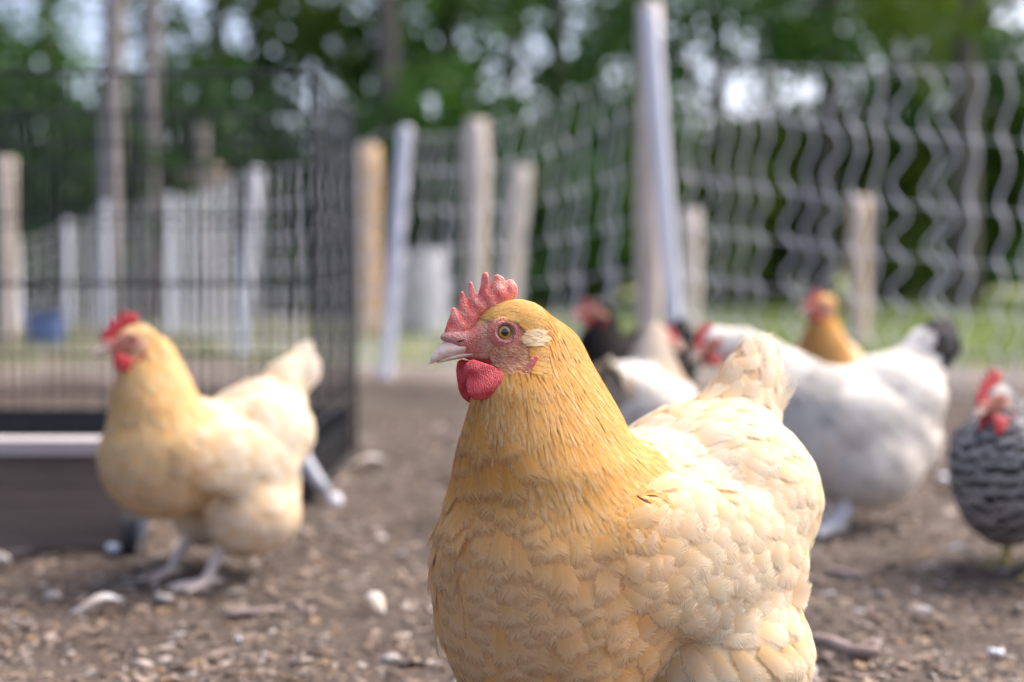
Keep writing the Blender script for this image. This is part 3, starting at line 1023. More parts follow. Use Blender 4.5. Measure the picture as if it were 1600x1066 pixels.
def slab(name, poly, y0, half, h, bulge=.0, tilt=0.0, rootz=None, lean=0.0):
    """thick rounded plate from an outline in the head's x-z plane"""
    P2 = np.array(mm(poly))
    lo, hi = P2.min(0) - .004, P2.max(0) + .004

    def fn(P):
        d2 = poly2d(P[..., 0], P[..., 2], P2)
        yy = P[..., 1] - tilt * np.maximum(0, (hi[1] - .004) - P[..., 2]) - lean * (P[..., 0] - P2[:, 0].mean())
        t = half * (.55 + .45 * np.clip(-d2 / .006, 0, 1)) + bulge * np.clip(-d2 / .012, 0, 1)
        r = .0012
        a, b = d2 + r, np.abs(yy) - t + r
        return np.minimum(np.maximum(a, b), 0) + np.sqrt(np.maximum(a, 0) ** 2 + np.maximum(b, 0) ** 2) - r
    ym = half + bulge + .003 + abs(tilt) * (hi[1] - lo[1]) + abs(lean) * (hi[0] - lo[0])
    g_ = Grid(fn, (lo[0], -ym, lo[1]), (hi[0], ym, hi[1]), h)
    V, Q = g_.surface()
    V[:, 1] += y0
    return V, Q


def face_sdf(P):
    q = np.array(P); y = np.abs(q[..., 1])
    S = np.stack([q[..., 0], y, q[..., 2]], -1)
    d = ell(S, (-.014, 0, .001), (.034, .0185, .0255))
    d = smin(d, cone(S, (.004, 0, -.004), (.034, 0, -.0095), .0165, .0085), .010)
    d = smin(d, cone(S, (-.010, 0, -.020), (.026, 0, -.018), .0145, .0065), .008)
    d = smin(d, ell(S, (.040, 0, -.0045), (.0125, .0065, .0055)), .005)
    d = smin(d, ell(S, (-.018, .011, -.016), (.018, .010, .016)), .006)
    # eye socket with a puffy lid ring
    ex, ez = S[..., 0], S[..., 2]
    rr = np.sqrt(ex ** 2 + (ez * 1.08) ** 2)
    ring = np.sqrt((rr - .0088) ** 2 + (S[..., 1] - .0172) ** 2) - .0017
    d = smin(d, ring, .004)
    ring2 = np.sqrt((rr - .0128) ** 2 + (S[..., 1] - .0160) ** 2) - .0012
    d = smin(d, ring2, .003)
    d = smax(d, -(np.sqrt(rr ** 2 + (S[..., 1] - .021) ** 2) - .0082), .0015)
    # gape crease under the eye
    gz_ = np.abs(S[..., 2] + .0185 + .10 * (S[..., 0] - .02))
    cre = np.where((S[..., 0] > .012) & (S[..., 0] < .03), gz_, .01)
    return d + .0008 * np.clip(1 - cre / .0015, 0, 1)


BODY = dict(
    torso=((0, 0, .235), (.165, .105, .100)), breast=((.076, 0, .200), (.100, .102, .130)),
    cushion=((-.128, 0, .264), (.102, .112, .090)), thigh=((-.078, .062, .128), (.090, .076, .080)),
    abdomen=((-.115, 0, .160), (.090, .092, .085)), wing=((-.025, .100, .228), (.128, .025, .066)),
)
BODY_L = dict(BODY, breast=((.080, 0, .236), (.094, .097, .104)), torso=((0, 0, .238), (.160, .102, .094)))
NECK = [(.075, 0, .262, .088), (.083, 0, .31, .077), (.086, -.001, .345, .068), (.090, -.003, .375, .0545), (.089, -.005, .40, .040), (.100, -.008, .416, .031)]
TAIL = [(-.150, 0, .305, .048), (-.186, 0, .365, .030), (-.202, 0, .398, .019)]
TAIL_L = [(-.155, 0, .31, .050), (-.198, 0, .36, .034), (-.218, 0, .390, .021)]


def sstep(x, a, b):
    t = np.clip((x - a) / (b - a), 0, 1)
    return t * t * (3 - 2 * t)


BUFF = dict(head=(.72, .45, .14), neck=(.72, .43, .13), front=(.62, .29, .06), breast=(.84, .58, .31), back=(.80, .73, .60), wing=(.86, .75, .56), cushion=(.86, .75, .57), fluff=(.86, .73, .52), tail=(.86, .76, .62), cheek=(.70, .46, .27), ear=(.84, .70, .46))
PALEBUFF = dict(BUFF, head=(.74, .52, .24), neck=(.74, .52, .24), front=(.70, .46, .18), breast=(.76, .60, .39), back=(.82, .74, .60), wing=(.82, .73, .58), cushion=(.82, .74, .60), fluff=(.82, .71, .55))
WHITE = {k: (.84, .82, .775) for k in BUFF}; WHITE.update(neck2=(.06, .06, .07), legs=(.78, .76, .74))
PALE = dict({k: (.80, .79, .77) for k in BUFF}, neck=(.52, .45, .38), front=(.60, .45, .32), head=(.58, .54, .50), cheek=(.55, .3, .25))
BLACK = {k: (.018, .016, .016) for k in BUFF}
BARRED = {k: (.44, .43, .42) for k in BUFF}


def hen(label, loc, heading, scale=1.0, pal=BUFF, head=(.127, -.0105, .432), hyaw=-25, hpitch=0, neck=NECK, tail=TAIL, body=BODY,
        detail=1, mat='feather_far', bodymat=None, leg='leg', legz=None, tailmat=None, tailtint=None, cape=None, plain_comb=True, feet=((.03, .055), (-.02, -.055)), fscale=1.0, legthick=1.0, combs=1.0, seed=1):
    rg = np.random.default_rng(seed)
    root = empty("hen", loc, R(heading), scale)
    tag(root, label, "hen", "hens loose in the yard")
    Mh = np.array((Euler((0, R(-hpitch), R(hyaw))).to_matrix()))
    H0 = np.array(head, float)

    def to_head(P): return (P - H0) @ Mh
    def from_head(P): return P @ Mh.T + H0
    b = body

    def base_sdf(P):
        S = np.stack([P[..., 0], np.abs(P[..., 1]), P[..., 2]], -1)
        d = ell(S, *b['torso'])
        d = smin(d, ell(S, *b['breast']), .05)
        d = smin(d, ell(S, *b['abdomen']), .04)
        d = smin(d, ell(S, *b['cushion']), .014)
        for (p0, p1) in zip(tail[:-1], tail[1:]):
            d = smin(d, cone(P, p0[:3], p1[:3], p0[3], p1[3], 1.25), .03)
        d = smin(d, ell(S, *b['thigh']), .010)
        wr = rotm(0, -12, 0)
        d = smin(d, ell(S, b['wing'][0], b['wing'][1], wr), .014)
        for (p0, p1) in zip(neck[:-1], neck[1:]):
            fl_ = 1.05 + .55 * np.clip((P[..., 2] - (neck[-1][2] - .10)) / .09, 0, 1)[..., None] * np.array([0, 1, 0])
            d = smin(d, cone(P * 1.0, p0[:3], p1[:3], p0[3], p1[3], np.array([1, 1, 1]) * 0 + fl_), .02)
        return d

    def sdf(P):
        d = base_sdf(P)
        d = smin(d, face_sdf(to_head(P)) + .0010, .009)
        return d

    lt_ = legthick

    def legs(P):
        d = np.full(P.shape[:-1], 1.0)
        for sgn, (fx, fy) in zip((1, -1), feet):
            fy = abs(fy) * sgn
            d = smin(d, cone(P, (-.02, fy, .14), (-.035 + fx * .4, fy, .085), .035, .014), .02)
            d = smin(d, cone(P, (-.035 + fx * .4, fy, .085), (fx - .01, fy, .016), .0112 * lt_, .0100 * lt_), .006)
            for a in (-28, 0, 28):
                d = smin(d, cone(P, (fx - .01, fy, .012), (fx - .01 + .065 * math.cos(R(a)), fy + .065 * math.sin(R(a)), .007), .0084 * lt_, .0056 * lt_), .004)
            d = smin(d, cone(P, (fx - .01, fy, .014), (fx - .045, fy, .007), .0075, .005), .005)
        return d
    lo = (-.33, -.16, -.004); hi = (max(.30, head[0] + .10), .16, max(.53, head[2] + .08))
    h = .0045 if detail else .006
    G = Grid(sdf, lo, hi, h)
    Gl = np.minimum(G.F, 0) * 0
    lo_a = np.array(lo)
    n = G.n
    ax = [lo_a[i] + h * np.arange(n[i]) for i in range(3)]
    kz = int(.20 / h)
    Pl = np.stack(np.meshgrid(ax[0], ax[1], ax[2][:kz], indexing='ij'), -1)
    Gfull = Grid.__new__(Grid); Gfull.lo, Gfull.h, Gfull.n = G.lo, G.h, G.n
    Gfull.F = G.F.copy()
    Gfull.F[:, :, :kz] = smin(Gfull.F[:, :, :kz], legs(Pl), .012)
    V, Q = Gfull.surface()

    # ---- region classification
    nk = np.array(neck)

    def neck_param(P):
        best = np.full(len(P), 1e9); s = np.zeros(len(P)); rad = np.zeros(len(P)); dirv = np.zeros((len(P), 3))
        for i in range(len(nk) - 1):
            a, c_ = nk[i, :3], nk[i + 1, :3]
            ba = c_ - a
            hh = np.clip(((P - a) @ ba) / (ba @ ba), 0, 1)
            dd = np.linalg.norm(P - a - hh[:, None] * ba, axis=1) - (nk[i, 3] + (nk[i + 1, 3] - nk[i, 3]) * hh)
            m = dd < best
            best[m] = dd[m]; s[m] = i + hh[m]; dirv[m] = ba / np.linalg.norm(ba)
        return best, s / (len(nk) - 1), dirv

    def classify(P):
        """0 body 1 neck 2 head 3 wing 4 tail 5 bare/none 6 cheek 7 ear 8 leg 9 fluff 10 cushion"""
        reg = np.zeros(len(P), int)
        dn, s, dv = neck_param(P)
        hp = to_head(P)
        x, y, z = P[:, 0], np.abs(P[:, 1]), P[:, 2]
        reg[(z < .19) & (x < .03)] = 9
        reg[(x < -.06) & (z > .215)] = 10
        wr = rotm(0, -12, 0)
        w = (np.stack([x, y, z], -1) - np.array(b['wing'][0])) @ wr / np.array(b['wing'][1])
        reg[((np.hypot(w[:, 0], w[:, 2]) < 1.03) & (y > .075))] = 3
        tl = ell(np.stack([x, y * .8, z], -1), ((tail[1][0] + tail[2][0]) / 2, 0, (tail[1][2] + tail[2][2]) / 2), (.06, .05, .075))
        reg[(tl < .012) & (x < tail[0][0] - .02)] = 4
        phi = np.degrees(np.arctan2(y, x - nk[1, 0]))
        thr = np.interp(phi, [0, 25, 60, 105, 135, 180], [.42, .34, .04, .0, .16, .30]) + .05 * np.sin(P[:, 1] * 170 + x * 60) + rg.normal(0, .015, len(P))
        reg[(dn < np.interp(phi, [45, 60, 95, 105], [.014, .026, .024, .013])) & (s > thr) & (z > .276 + rg.normal(0, .004, len(P)) - (1 - detail))] = 1
        hx, hz, hy = hp[:, 0], hp[:, 2], np.abs(hp[:, 1])
        jn = rg.normal(0, .0045, len(P))
        inhead = (hx > -.040 + jn) & (hz > -.036 + np.abs(jn) * .6) & (hx < .07) & (np.linalg.norm(hp - np.array([-.01, 0, 0]), axis=1) < .06)
        reg[inhead & (dn > -.03)] = 2
        brow = np.interp(hx, [-.030, -.017, -.010, .0, .008, .014, .019, .023, .026], [-.010, .000, .0085, .0120, .0120, .0095, .006, .008, .012])
        front = hx > -.019
        bare = inhead & front & (hz < brow) & (hy > .002)
        cheek = bare & (hz < -.012) & (hx < .011) & (hx > -.019)
        reg[bare] = 5
        reg[cheek] = 6
        ear = inhead & (((hx + .0210) / .0078) ** 2 + ((hz + .006) / .0068) ** 2 < 1) & (hy > .008)
        reg[ear] = 7
        reg[inhead & (hx > .028)] = 5
        reg[(hx > .011) & (hx < .08) & (hz > -.047) & (hz < .01) & (hy < .022)] = 5
        reg[z < .075] = 8
        return reg, s, dv, hp

    def colour(P, reg, s, hp):
        dn_ = neck_param(P)[0]
        C = np.zeros((len(P), 3))
        x, z = P[:, 0], P[:, 2]
        L_ = lambda k: np.array(pal[k])
        t = sstep(x, -.03, .06)[:, None]
        up = sstep(z, .22, .31)[:, None]
        bodyc = L_('back') * (1 - t) + (L_('breast') * (1 - up * .35 * (1 - t)) + L_('back') * up * .35 * (1 - t)) * t
        C[:] = bodyc
        nk_ = L_('neck') * (1 - s[:, None] * .0)
        fr = sstep((to_head(P)[:, 0]), -.03, .05)[:, None] * sstep(-hp[:, 2], .03, .07)[:, None]
        nkc = L_('neck') * (1 - fr) + L_('front') * fr  # neck front: deeper buff that includes painted shade
        if cape is not None:
            m_ = (sstep(1 - s, .55, .8) * cape)[:, None]
            nkc = nkc * (1 - m_) + np.array(pal['neck2']) * m_
        low = sstep(.335 - z, 0, .09)[:, None] * (.25 + .75 * sstep(x, .09, .14))[:, None]
        nkc = nkc * (1 - low * .6) + bodyc * low * .6
        for r_, k_ in ((3, 'wing'), (4, 'tail'), (2, 'head'), (6, 'cheek'), (7, 'ear'), (9, 'fluff'), (10, 'cushion')):
            C[reg == r_] = pal[k_]
        wb = (sstep(x, .02, .085) * sstep(.30 - z, -.03, .05))[:, None] * .75
        C[reg == 3] = C[reg == 3] * (1 - wb[reg == 3]) + L_('breast') * wb[reg == 3]
        fb = sstep(x + .25 * np.sin(z * 90 + x * 70) * .04, .075, .165)[:, None] * .8
        fz_ = sstep(z + .010 * np.sin(x * 120 + P[:, 1] * 90), .20, .32)[:, None]
        fcol = (L_('front') * .18 + L_('breast') * .82) * (1 - fz_) + (L_('front') * .70 + L_('neck') * .30) * fz_  # breast front mixes in the same tint, so shade is part of its colour
        sidey = sstep(-P[:, 1], -.03, .07)[:, None] * .35          # far side of the breast: deeper buff, with shade painted into the colour
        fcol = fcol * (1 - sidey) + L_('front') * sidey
        C[reg == 0] = C[reg == 0] * (1 - fb[reg == 0]) + fcol[reg == 0] * fb[reg == 0]
        nb = (sstep(.036 - dn_, 0, .032) * sstep(z, .245, .285) * sstep(x, .035, .075))[:, None] * .8
        mb_ = np.isin(reg, (0, 3))
        C[mb_] = C[mb_] * (1 - nb[mb_]) + nkc[mb_] * nb[mb_]
        C[reg == 1] = nkc[reg == 1]
        C[reg == 5] = (.55, .22, .17)
        C[(hp[:, 2] < -.022) & (hp[:, 0] > .004) & (hp[:, 2] > -.033) & (hp[:, 0] < .07) & (np.abs(hp[:, 1]) < .02)] = (.46, .05, .05)
        return C

    reg, s, dv, hp = classify(V)
    Cv = colour(V, reg, s, hp)
    undercol = Cv * np.array([.92, .82, .68]) if pal in (BUFF, PALEBUFF) else Cv.copy()
    legc = np.array(pal.get('legs', (.56, .48, .43)))
    undercol[reg == 8] = legc
    bo = link("body", mesh_np("body", V, Q, attrs={'tint': undercol}), M['body'], root)

    # ---- face
    fh = .00085 if detail else .0018
    GF = Grid(face_sdf, (-.05, -.026, -.040), (.058, .026, .033), fh)
    FV, FQ = GF.surface()
    hx, hz, hy = FV[:, 0], FV[:, 2], np.abs(FV[:, 1])
    re = np.hypot(hx, hz * 1.05)
    cf = np.tile(np.array([.75, .42, .27]), (len(FV), 1))
    red = np.array([.69, .20, .14])
    wgt = np.maximum(sstep(.0165 - re, 0, .004), sstep(hx, .014, .026))[:, None]
    cf = cf * (1 - wgt) + red * wgt
    pk = sstep(hx, .026, .034)[:, None] * sstep(hz, -.010, -.005)[:, None]
    cf = cf * (1 - pk) + np.array([.66, .34, .29]) * pk
    lid = sstep(.0098 - re, 0, .0015)[:, None]
    cf = cf * (1 - lid) + np.array([.48, .27, .25]) * lid
    browl = np.interp(hx, [-.030, -.017, -.010, .0, .008, .014, .019, .023, .026], [-.010, .000, .0085, .0120, .0120, .0095, .006, .008, .012])
    fz = (sstep(hz - browl, -.001, .0015) * (hx < .0245) * (hy > .003))[:, None]
    cf = cf * (1 - fz) + np.array(pal['head']) * fz
    ck = (sstep(-.012 - hz, 0, .004) * sstep(.004 - hx, 0, .006))[:, None]
    cf = cf * (1 - ck) + np.array(pal['cheek']) * ck
    chin = (sstep(-.021 - hz, 0, .003) * sstep(hx, .006, .012))[:, None]
    cf = cf * (1 - chin) + np.array([.48, .05, .05]) * chin
    keepv = ~((hx < -.036))
    FQ2 = FQ[keepv[FQ].all(1)]
    link("face", mesh_np("face", from_head(FV), FQ2, attrs={'tint': cf, 'bare': 1 - np.maximum(fz, ck * .4)[:, 0]}), M['face'], root)
    # nostril
    for sg in (1, -1):
        nv, nq = Grid(lambda P: ell(P, (.0355, sg * .0074, -.0072), (.0045, .0016, .0011), rotm(0, 14, 0)), (.028, sg * .0074 - .004, -.012), (.044, sg * .0074 + .004, -.003), .0007).surface()
        if detail: link("nostril", mesh_np("nostril", from_head(nv), nq), M['dark'], root)
    # comb and wattles
    cv, cq = slab("comb", COMB, 0, .0026, .0008 if detail else .0016, bulge=.0015)
    if detail:
        # gentle warp so the blades do not stand in one plane, folded rear lobe
        cv[:, 1] += .0016 * np.sin(cv[:, 0] * 150 + .6) * np.clip((cv[:, 2] - .005) / .03, 0, 1) + .0006 * np.sin(cv[:, 0] * 420) * np.sin(cv[:, 2] * 380)
    if combs != 1:
        cv = (cv - np.array([.02, 0, .01])) * np.array([combs, 1, combs]) + np.array([.02, 0, .01])
    link("comb", mesh_np("comb", from_head(cv), cq), M['comb'] if detail else M['comb_far'], root)
    for sg, poly, y0 in ((1, WAT_N, .0205), (-1, WAT_F, -.0075)):
        wv_, wq = slab("wattle", poly if not plain_comb or sg == 1 else WAT_N, 0, .0022, .0008 if detail else .0016, bulge=.002, tilt=.16, lean=-.15 if sg > 0 else 0)
        if detail: wv_[:, 1] += .0012 * np.sin(wv_[:, 2] * 260 + wv_[:, 0] * 90)
        wv_[:, 1] = sg * wv_[:, 1] + y0
        if combs != 1: wv_ = (wv_ - np.array([.02, 0, -.018])) * np.array([combs, 1, combs]) + np.array([.02, 0, -.018])
        if detail: wv_[:, 0] += .0068 if sg > 0 else -.0028
        if detail and sg > 0: wv_[:, 2] -= .0008
        if sg < 0: wq = wq[:, ::-1]
        link("wattle", mesh_np("wattle", from_head(wv_), wq), M['wattle'] if detail else M['comb_far'], root)
        ev, eq = slab("earlobe", EARL, 0, .0016, .0008 if detail else .0018, bulge=.0012)
        ev[:, 1] = sg * (ev[:, 1] + .0285 - .12 * (ev[:, 0] + .016))
        if sg < 0: eq = eq[:, ::-1]
        link("earlobe", mesh_np("earlobe", from_head(ev), eq), M['comb'] if detail else M['comb_far'], root)
    # beak
    def loft(rings, sides=18, power=1.0):
        VV = []
        for (x_, zt, zb_, hw) in rings:
            zc, hh = (zt + zb_) / 2, (zt - zb_) / 2
            for k_ in range(sides):
                a_ = 2 * math.pi * k_ / sides
                ca, sa = math.cos(a_), math.sin(a_)
                wfac = 1 - .45 * max(sa, 0)          # narrow culmen ridge on top
                VV.append((x_, hw * ca * wfac, zc + hh * sa))
        QQ = []
        for i in range(len(rings) - 1):
            for k_ in range(sides):
                k2 = (k_ + 1) % sides
                QQ.append((i * sides + k_, i * sides + k2, (i + 1) * sides + k2, (i + 1) * sides + k_))
        return np.array(VV) * .001, np.array(QQ)[:, ::-1]
    up = [(20, -4, -17, 8), (28, -4.5, -18.6, 8.6), (36, -5.2, -20.4, 8.2), (43, -6.0, -22.0, 7.2), (49, -7.6, -23.6, 6.1), (54, -11.2, -25.0, 4.9), (57.5, -15.2, -26.0, 3.7), (60, -19.2, -26.8, 2.6), (61.6, -23, -27.4, 1.5), (62, -26, -27.6, .5)]
    bv, bq = loft(up)
    bk = link("beak", mesh_np("beak", from_head(bv), bq), M['beak'], root)
    lowr = [(16, -13, -20, 6.6), (26, -15, -21.5, 7.4), (36, -17, -23.2, 6.8), (45, -19.5, -24.6, 5.4), (51, -22, -25.8, 3.4), (54, -24, -26.4, 1.8), (55.5, -25, -26.6, .6)]
    lv, lq = loft(lowr)
    link("lower_mandible", mesh_np("lower_mandible", from_head(lv), lq), M['beak'], bk)
    # eyes
    for sg in (1, -1):
        eg = MB()
        sph_v, sph_q = [], []
        nu, nv2 = 24, 14
        for i in range(nv2 + 1):
            ph = math.pi * i / nv2
            for j in range(nu):
                a_ = 2 * math.pi * j / nu
                r_ = .0080
                sph_v.append((r_ * math.sin(ph) * math.cos(a_), r_ * math.sin(ph) * math.sin(a_), r_ * math.cos(ph) * .82))
        for i in range(nv2):
            for j in range(nu):
                j2 = (j + 1) % nu
                sph_q.append((i * nu + j, (i + 1) * nu + j, (i + 1) * nu + j2, i * nu + j2))
        e_ = link("eye", mesh_np("eye", np.array(sph_v), np.array(sph_q)), M['eye'], root)
        rotq = Matrix(Mh.tolist()) @ Matrix.Rotation(R(-90 if sg > 0 else 90), 3, 'X')
        pos = from_head(np.array([[0.0, sg * .0118, 0.0]]))[0]
        e_.matrix_local = Matrix.Translation(Vector(pos.tolist())) @ rotq.to_4x4()

    # ---- feathers
    tri = np.concatenate([Q[:, [0, 1, 2]], Q[:, [0, 2, 3]]])
    A_ = np.linalg.norm(np.cross(V[tri[:, 1]] - V[tri[:, 0]], V[tri[:, 2]] - V[tri[:, 0]]), axis=1) / 2
    cdf = np.cumsum(A_) / A_.sum()

    # spacing, length, width, lift per region
    fs = fscale
    PAR = {0: (.0122, .039, .0155, .085), 1: (.0042, .026, .0028, .05), 2: (.0011, .0105, .0016, .03), 3: (.0112, .036, .0140, .09), 4: (.011, .045, .011, .10), 6: (.0013, .0045, .0006, .10), 7: (.0011, .0105, .0009, .10), 9: (.0105, .040, .012, .13), 10: (.0112, .036, .0140, .055)}
    if not detail:
        PAR = {0: (.019, .05, .017, .08), 1: (.0105, .04, .0075, .05), 2: (.006, .014, .004, .05), 3: (.02, .055, .018, .08), 4: (.02, .06, .017, .08), 6: (.006, .01, .002, .1), 7: (.006, .012, .003, .1), 9: (.02, .06, .018, .1), 10: (.02, .055, .018, .09)}
    if not detail: PAR = {k: (a_ * fs, b_ * fs, c_ * fs, d_ * (1 if fs == 1 else .6)) for k, (a_, b_, c_, d_) in PAR.items()}
    NC = 200000 if detail else 26000
    ti = np.searchsorted(cdf, rg.random(NC))
    ra, rb = rg.random(NC), rg.random(NC)
    fl = ra + rb > 1; ra[fl] = 1 - ra[fl]; rb[fl] = 1 - rb[fl]
    Pc = V[tri[ti, 0]] + ra[:, None] * (V[tri[ti, 1]] - V[tri[ti, 0]]) + rb[:, None] * (V[tri[ti, 2]] - V[tri[ti, 0]])
    if detail:     # extra candidates on the small head
        hm = np.linalg.norm(V - H0, axis=1) < .075
        tm = np.argwhere(hm[tri].all(1))[:, 0]
        c2 = np.cumsum(A_[tm]) / A_[tm].sum()
        t2 = tm[np.searchsorted(c2, rg.random(60000))]
        ra, rb = rg.random(60000), rg.random(60000)
        fl = ra + rb > 1; ra[fl] = 1 - ra[fl]; rb[fl] = 1 - rb[fl]
        P2 = V[tri[t2, 0]] + ra[:, None] * (V[tri[t2, 1]] - V[tri[t2, 0]]) + rb[:, None] * (V[tri[t2, 2]] - V[tri[t2, 0]])
        Pc = np.concatenate([Pc, P2]); Pc = Pc[rg.permutation(len(Pc))]
    Pc = G.project(Pc, 2)
    reg, s, dv, hp = classify(Pc)
    ok = np.isin(reg, list(PAR)) & (Pc[:, 2] > .06)
    Pc, reg, s, dv, hp = Pc[ok], reg[ok], s[ok], dv[ok], hp[ok]
    spc = np.array([PAR.get(i, (1, 1, 1, 1))[0] for i in range(11)])[reg]
    if detail:
        spc = np.where(reg == 1, .0018 + .0017 * (1 - s), spc)
    # greedy dart throwing in cells
    cell = {}
    keep = []
    cs = .012 if detail else .021
    for i in range(len(Pc)):
        p = Pc[i]; r_ = spc[i]
        key = (int(p[0] // cs), int(p[1] // cs), int(p[2] // cs))
        good = True
        for dx_ in (-1, 0, 1):
            for dy_ in (-1, 0, 1):
                for dz_ in (-1, 0, 1):
                    for j in cell.get((key[0] + dx_, key[1] + dy_, key[2] + dz_), ()):
                        q_ = Pc[j]
                        rr2 = min(r_, spc[j])
                        if (p[0] - q_[0]) ** 2 + (p[1] - q_[1]) ** 2 + (p[2] - q_[2]) ** 2 < rr2 * rr2:
                            good = False; break
                    if not good: break
                if not good: break
            if not good: break
        if good:
            cell.setdefault(key, []).append(i); keep.append(i)
    k_ = np.array(keep)
    P, reg, s, dv, hp = Pc[k_], reg[k_], s[k_], dv[k_], hp[k_]
    N = len(P)
    Nn = G.normal(P)
    x, y, z = P[:, 0], P[:, 1], P[:, 2]
    # flow
    bs = sstep(x, -.03, .12)[:, None]
    flow = np.array([-1, 0, -.28]) * (1 - bs) + np.array([-.30, 0, -1.0]) * bs
    flow[reg == 9] = (-.62, 0, -.75)
    flow[reg == 10] = (-.75, 0, -.5)
    flow[reg == 3] = (-1, 0, -.30)
    tdir = np.array(tail[2][:3]) - np.array(tail[0][:3]); tdir /= np.linalg.norm(tdir)
    flow[reg == 4] = tdir * np.array([1, 1, 1])
    m1 = reg == 1
    flow[m1] = -dv[m1] + np.array([-.30, 0, 0]) * (1 - sstep(x[m1], .06, .14))[:, None]
    m2 = np.isin(reg, (2, 6, 7))
    hflow = np.tile(np.array([-1.0, 0, -.35]), (N, 1))
    hflow[hp[:, 0] < -.025] = (-.75, 0, -.8)
    hflow[(reg == 6)] = (-.9, 0, -.45)
    hflow[(reg == 7)] = (-1, .12, .12)
    flow[m2] = (hflow @ Mh.T)[m2]
    flow = flow + rg.normal(0, .17 if detail else .08, (N, 3))
    T = flow - Nn * (flow * Nn).sum(1)[:, None]
    T /= np.maximum(np.linalg.norm(T, axis=1, keepdims=True), 1e-6)
    L = np.array([PAR.get(i, (0, .01, .01, .1))[1] for i in range(11)])[reg] * rg.uniform(.75, 1.3, N)
    W = np.array([PAR.get(i, (0, .01, .01, .1))[2] for i in range(11)])[reg] * rg.uniform(.85, 1.15, N)
    lift = np.array([PAR.get(i, (0, .01, .01, .1))[3] for i in range(11)])[reg] * rg.uniform(.6, 1.5, N)
    if detail:
        L = np.where(m1, (.014 + .022 * (1 - s)) * rg.uniform(.75, 1.3, N), L)
        W = np.where(m1, (.0008 + .0011 * (1 - s) + .0022 * (1 - s) ** 4) * rg.uniform(.7, 1.25, N), W)
        lift = np.where(m1, lift * .38, lift * .8)
        stray = (rg.random(N) < .06) & np.isin(reg, (0, 9, 10, 3))
        lift = np.where(stray, lift * 2.6, lift)
        neartail = (reg == 10) & (z > .31)
        W = np.where(neartail, W * .8, W)
    tint = colour(P, reg, s, hp) * rg.uniform(.93, 1.05, (N, 1)) * (1 + rg.normal(0, .007, (N, 3)))
    if detail:
        dk = (rg.random(N) < .18) & m1
        tint[dk] *= np.array([.93, .86, .75])
        lt = (rg.random(N) < .24) & m1
        tint[lt] = tint[lt] * .72 + np.array([.88, .70, .42]) * .28
    ckm = reg == 6
    cks = np.array([(.72, .42, .24), (.60, .20, .14), (.82, .58, .36), (.68, .32, .21)])
    if detail: tint[ckm] = cks[rg.integers(0, 4, ckm.sum())]
    if not detail: tint = tint * rg.uniform(.93, 1.04, (N, 1))
    if tailtint is not None:
        mt_ = (reg == 4) & (rg.random(N) < .9)
        tint[mt_] = tailtint
    tint = np.clip(tint, .004, .92)

    def feather_mesh(name, P, Nn, T, L, W, lift, tint, ns, nw, proj=True, tipround=.62, h0=.0006, bend=0.0):
        N = len(P)
        rn = rg.random(N)
        Sg = np.linspace(0, 1, ns); Tg = np.linspace(-1, 1, nw)
        B = np.cross(Nn, T)
        wprof = np.where(Sg < tipround, .62 + .38 * np.sin(np.clip(Sg / tipround, 0, 1) * math.pi / 2), np.sqrt(np.clip(1 - ((Sg - tipround) / (1 - tipround)) ** 2, 0, 1)) * .97 + .03)
        pts = P[:, None, None] + T[:, None, None] * (Sg[None, :, None, None] * L[:, None, None, None]) + B[:, None, None] * (wprof[None, :, None, None] * Tg[None, None, :, None] * W[:, None, None, None])
        if proj:
            flat = pts.reshape(-1, 3)
            flat = G.project(flat, 2)
            # keep the length honest where the surface folds: limit the move
            orig = pts.reshape(-1, 3)
            mv = flat - orig
            ml = np.linalg.norm(mv, axis=1, keepdims=True)
            mx_ = np.repeat(L * .55, ns * nw)[:, None]
            flat = orig + mv * np.minimum(1, mx_ / np.maximum(ml, 1e-9))
            nn = G.normal(flat).reshape(pts.shape)
            pts = flat.reshape(pts.shape)
        else:
            nn = np.broadcast_to(Nn[:, None, None], pts.shape)
        jit = rg.uniform(0, .0012, N) * (1 if detail else 1.5) * np.clip(W / .010, .35, 1)
        if name == 'head_plumage':
            h0 = (.0007 + .0012 * sstep(hp[reg == 2][:, 0], -.040, -.022))[:, None, None]
        hgt = h0 + jit[:, None, None] + (lift * L)[:, None, None] * Sg[None, :, None] ** 1.1 - (.10 * W)[:, None, None] * (Tg[None, None, :] ** 2) * (.4 + .6 * Sg[None, :, None]) + bend * L[:, None, None] * Sg[None, :, None] ** 2
        hgt = hgt - (lift * L * .55)[:, None, None] * np.clip((Sg[None, :, None] - .75) / .25, 0, 1) ** 2
        pts = pts + nn * hgt[..., None]
        I0 = np.arange(ns * nw).reshape(ns, nw)
        q0 = np.stack([I0[:-1, :-1], I0[:-1, 1:], I0[1:, 1:], I0[1:, :-1]], -1).reshape(-1, 4)
        QQ = (q0[None] + (np.arange(N) * ns * nw)[:, None, None]).reshape(-1, 4)
        uv0 = np.stack(np.meshgrid(Sg, (Tg + 1) / 2, indexing='ij')[::-1], -1).reshape(-1, 2)
        uv = np.tile(uv0, (N, 1))
        return mesh_np(name, pts.reshape(-1, 3), QQ, uv=uv, attrs={'tint': np.repeat(tint, ns * nw, 0), 'rnd': np.repeat(rn, ns * nw)})

    fm = M['feather'] if detail else M[mat]
    big = np.isin(reg, (0, 9, 10)) | ((reg == 4))
    sets = []
    if detail:
        sets = [("plumage", big, 7, 5), ("hackle_plumage", m1, 5, 3), ("head_plumage", (reg == 2), 4, 3), ("cheek_bristles", (reg == 6), 3, 2), ("ear_tuft", (reg == 7), 4, 2)]
    else:
        sets = [("plumage", reg != 3, 4, 3), ("wing_plumage", reg == 3, 4, 3)]
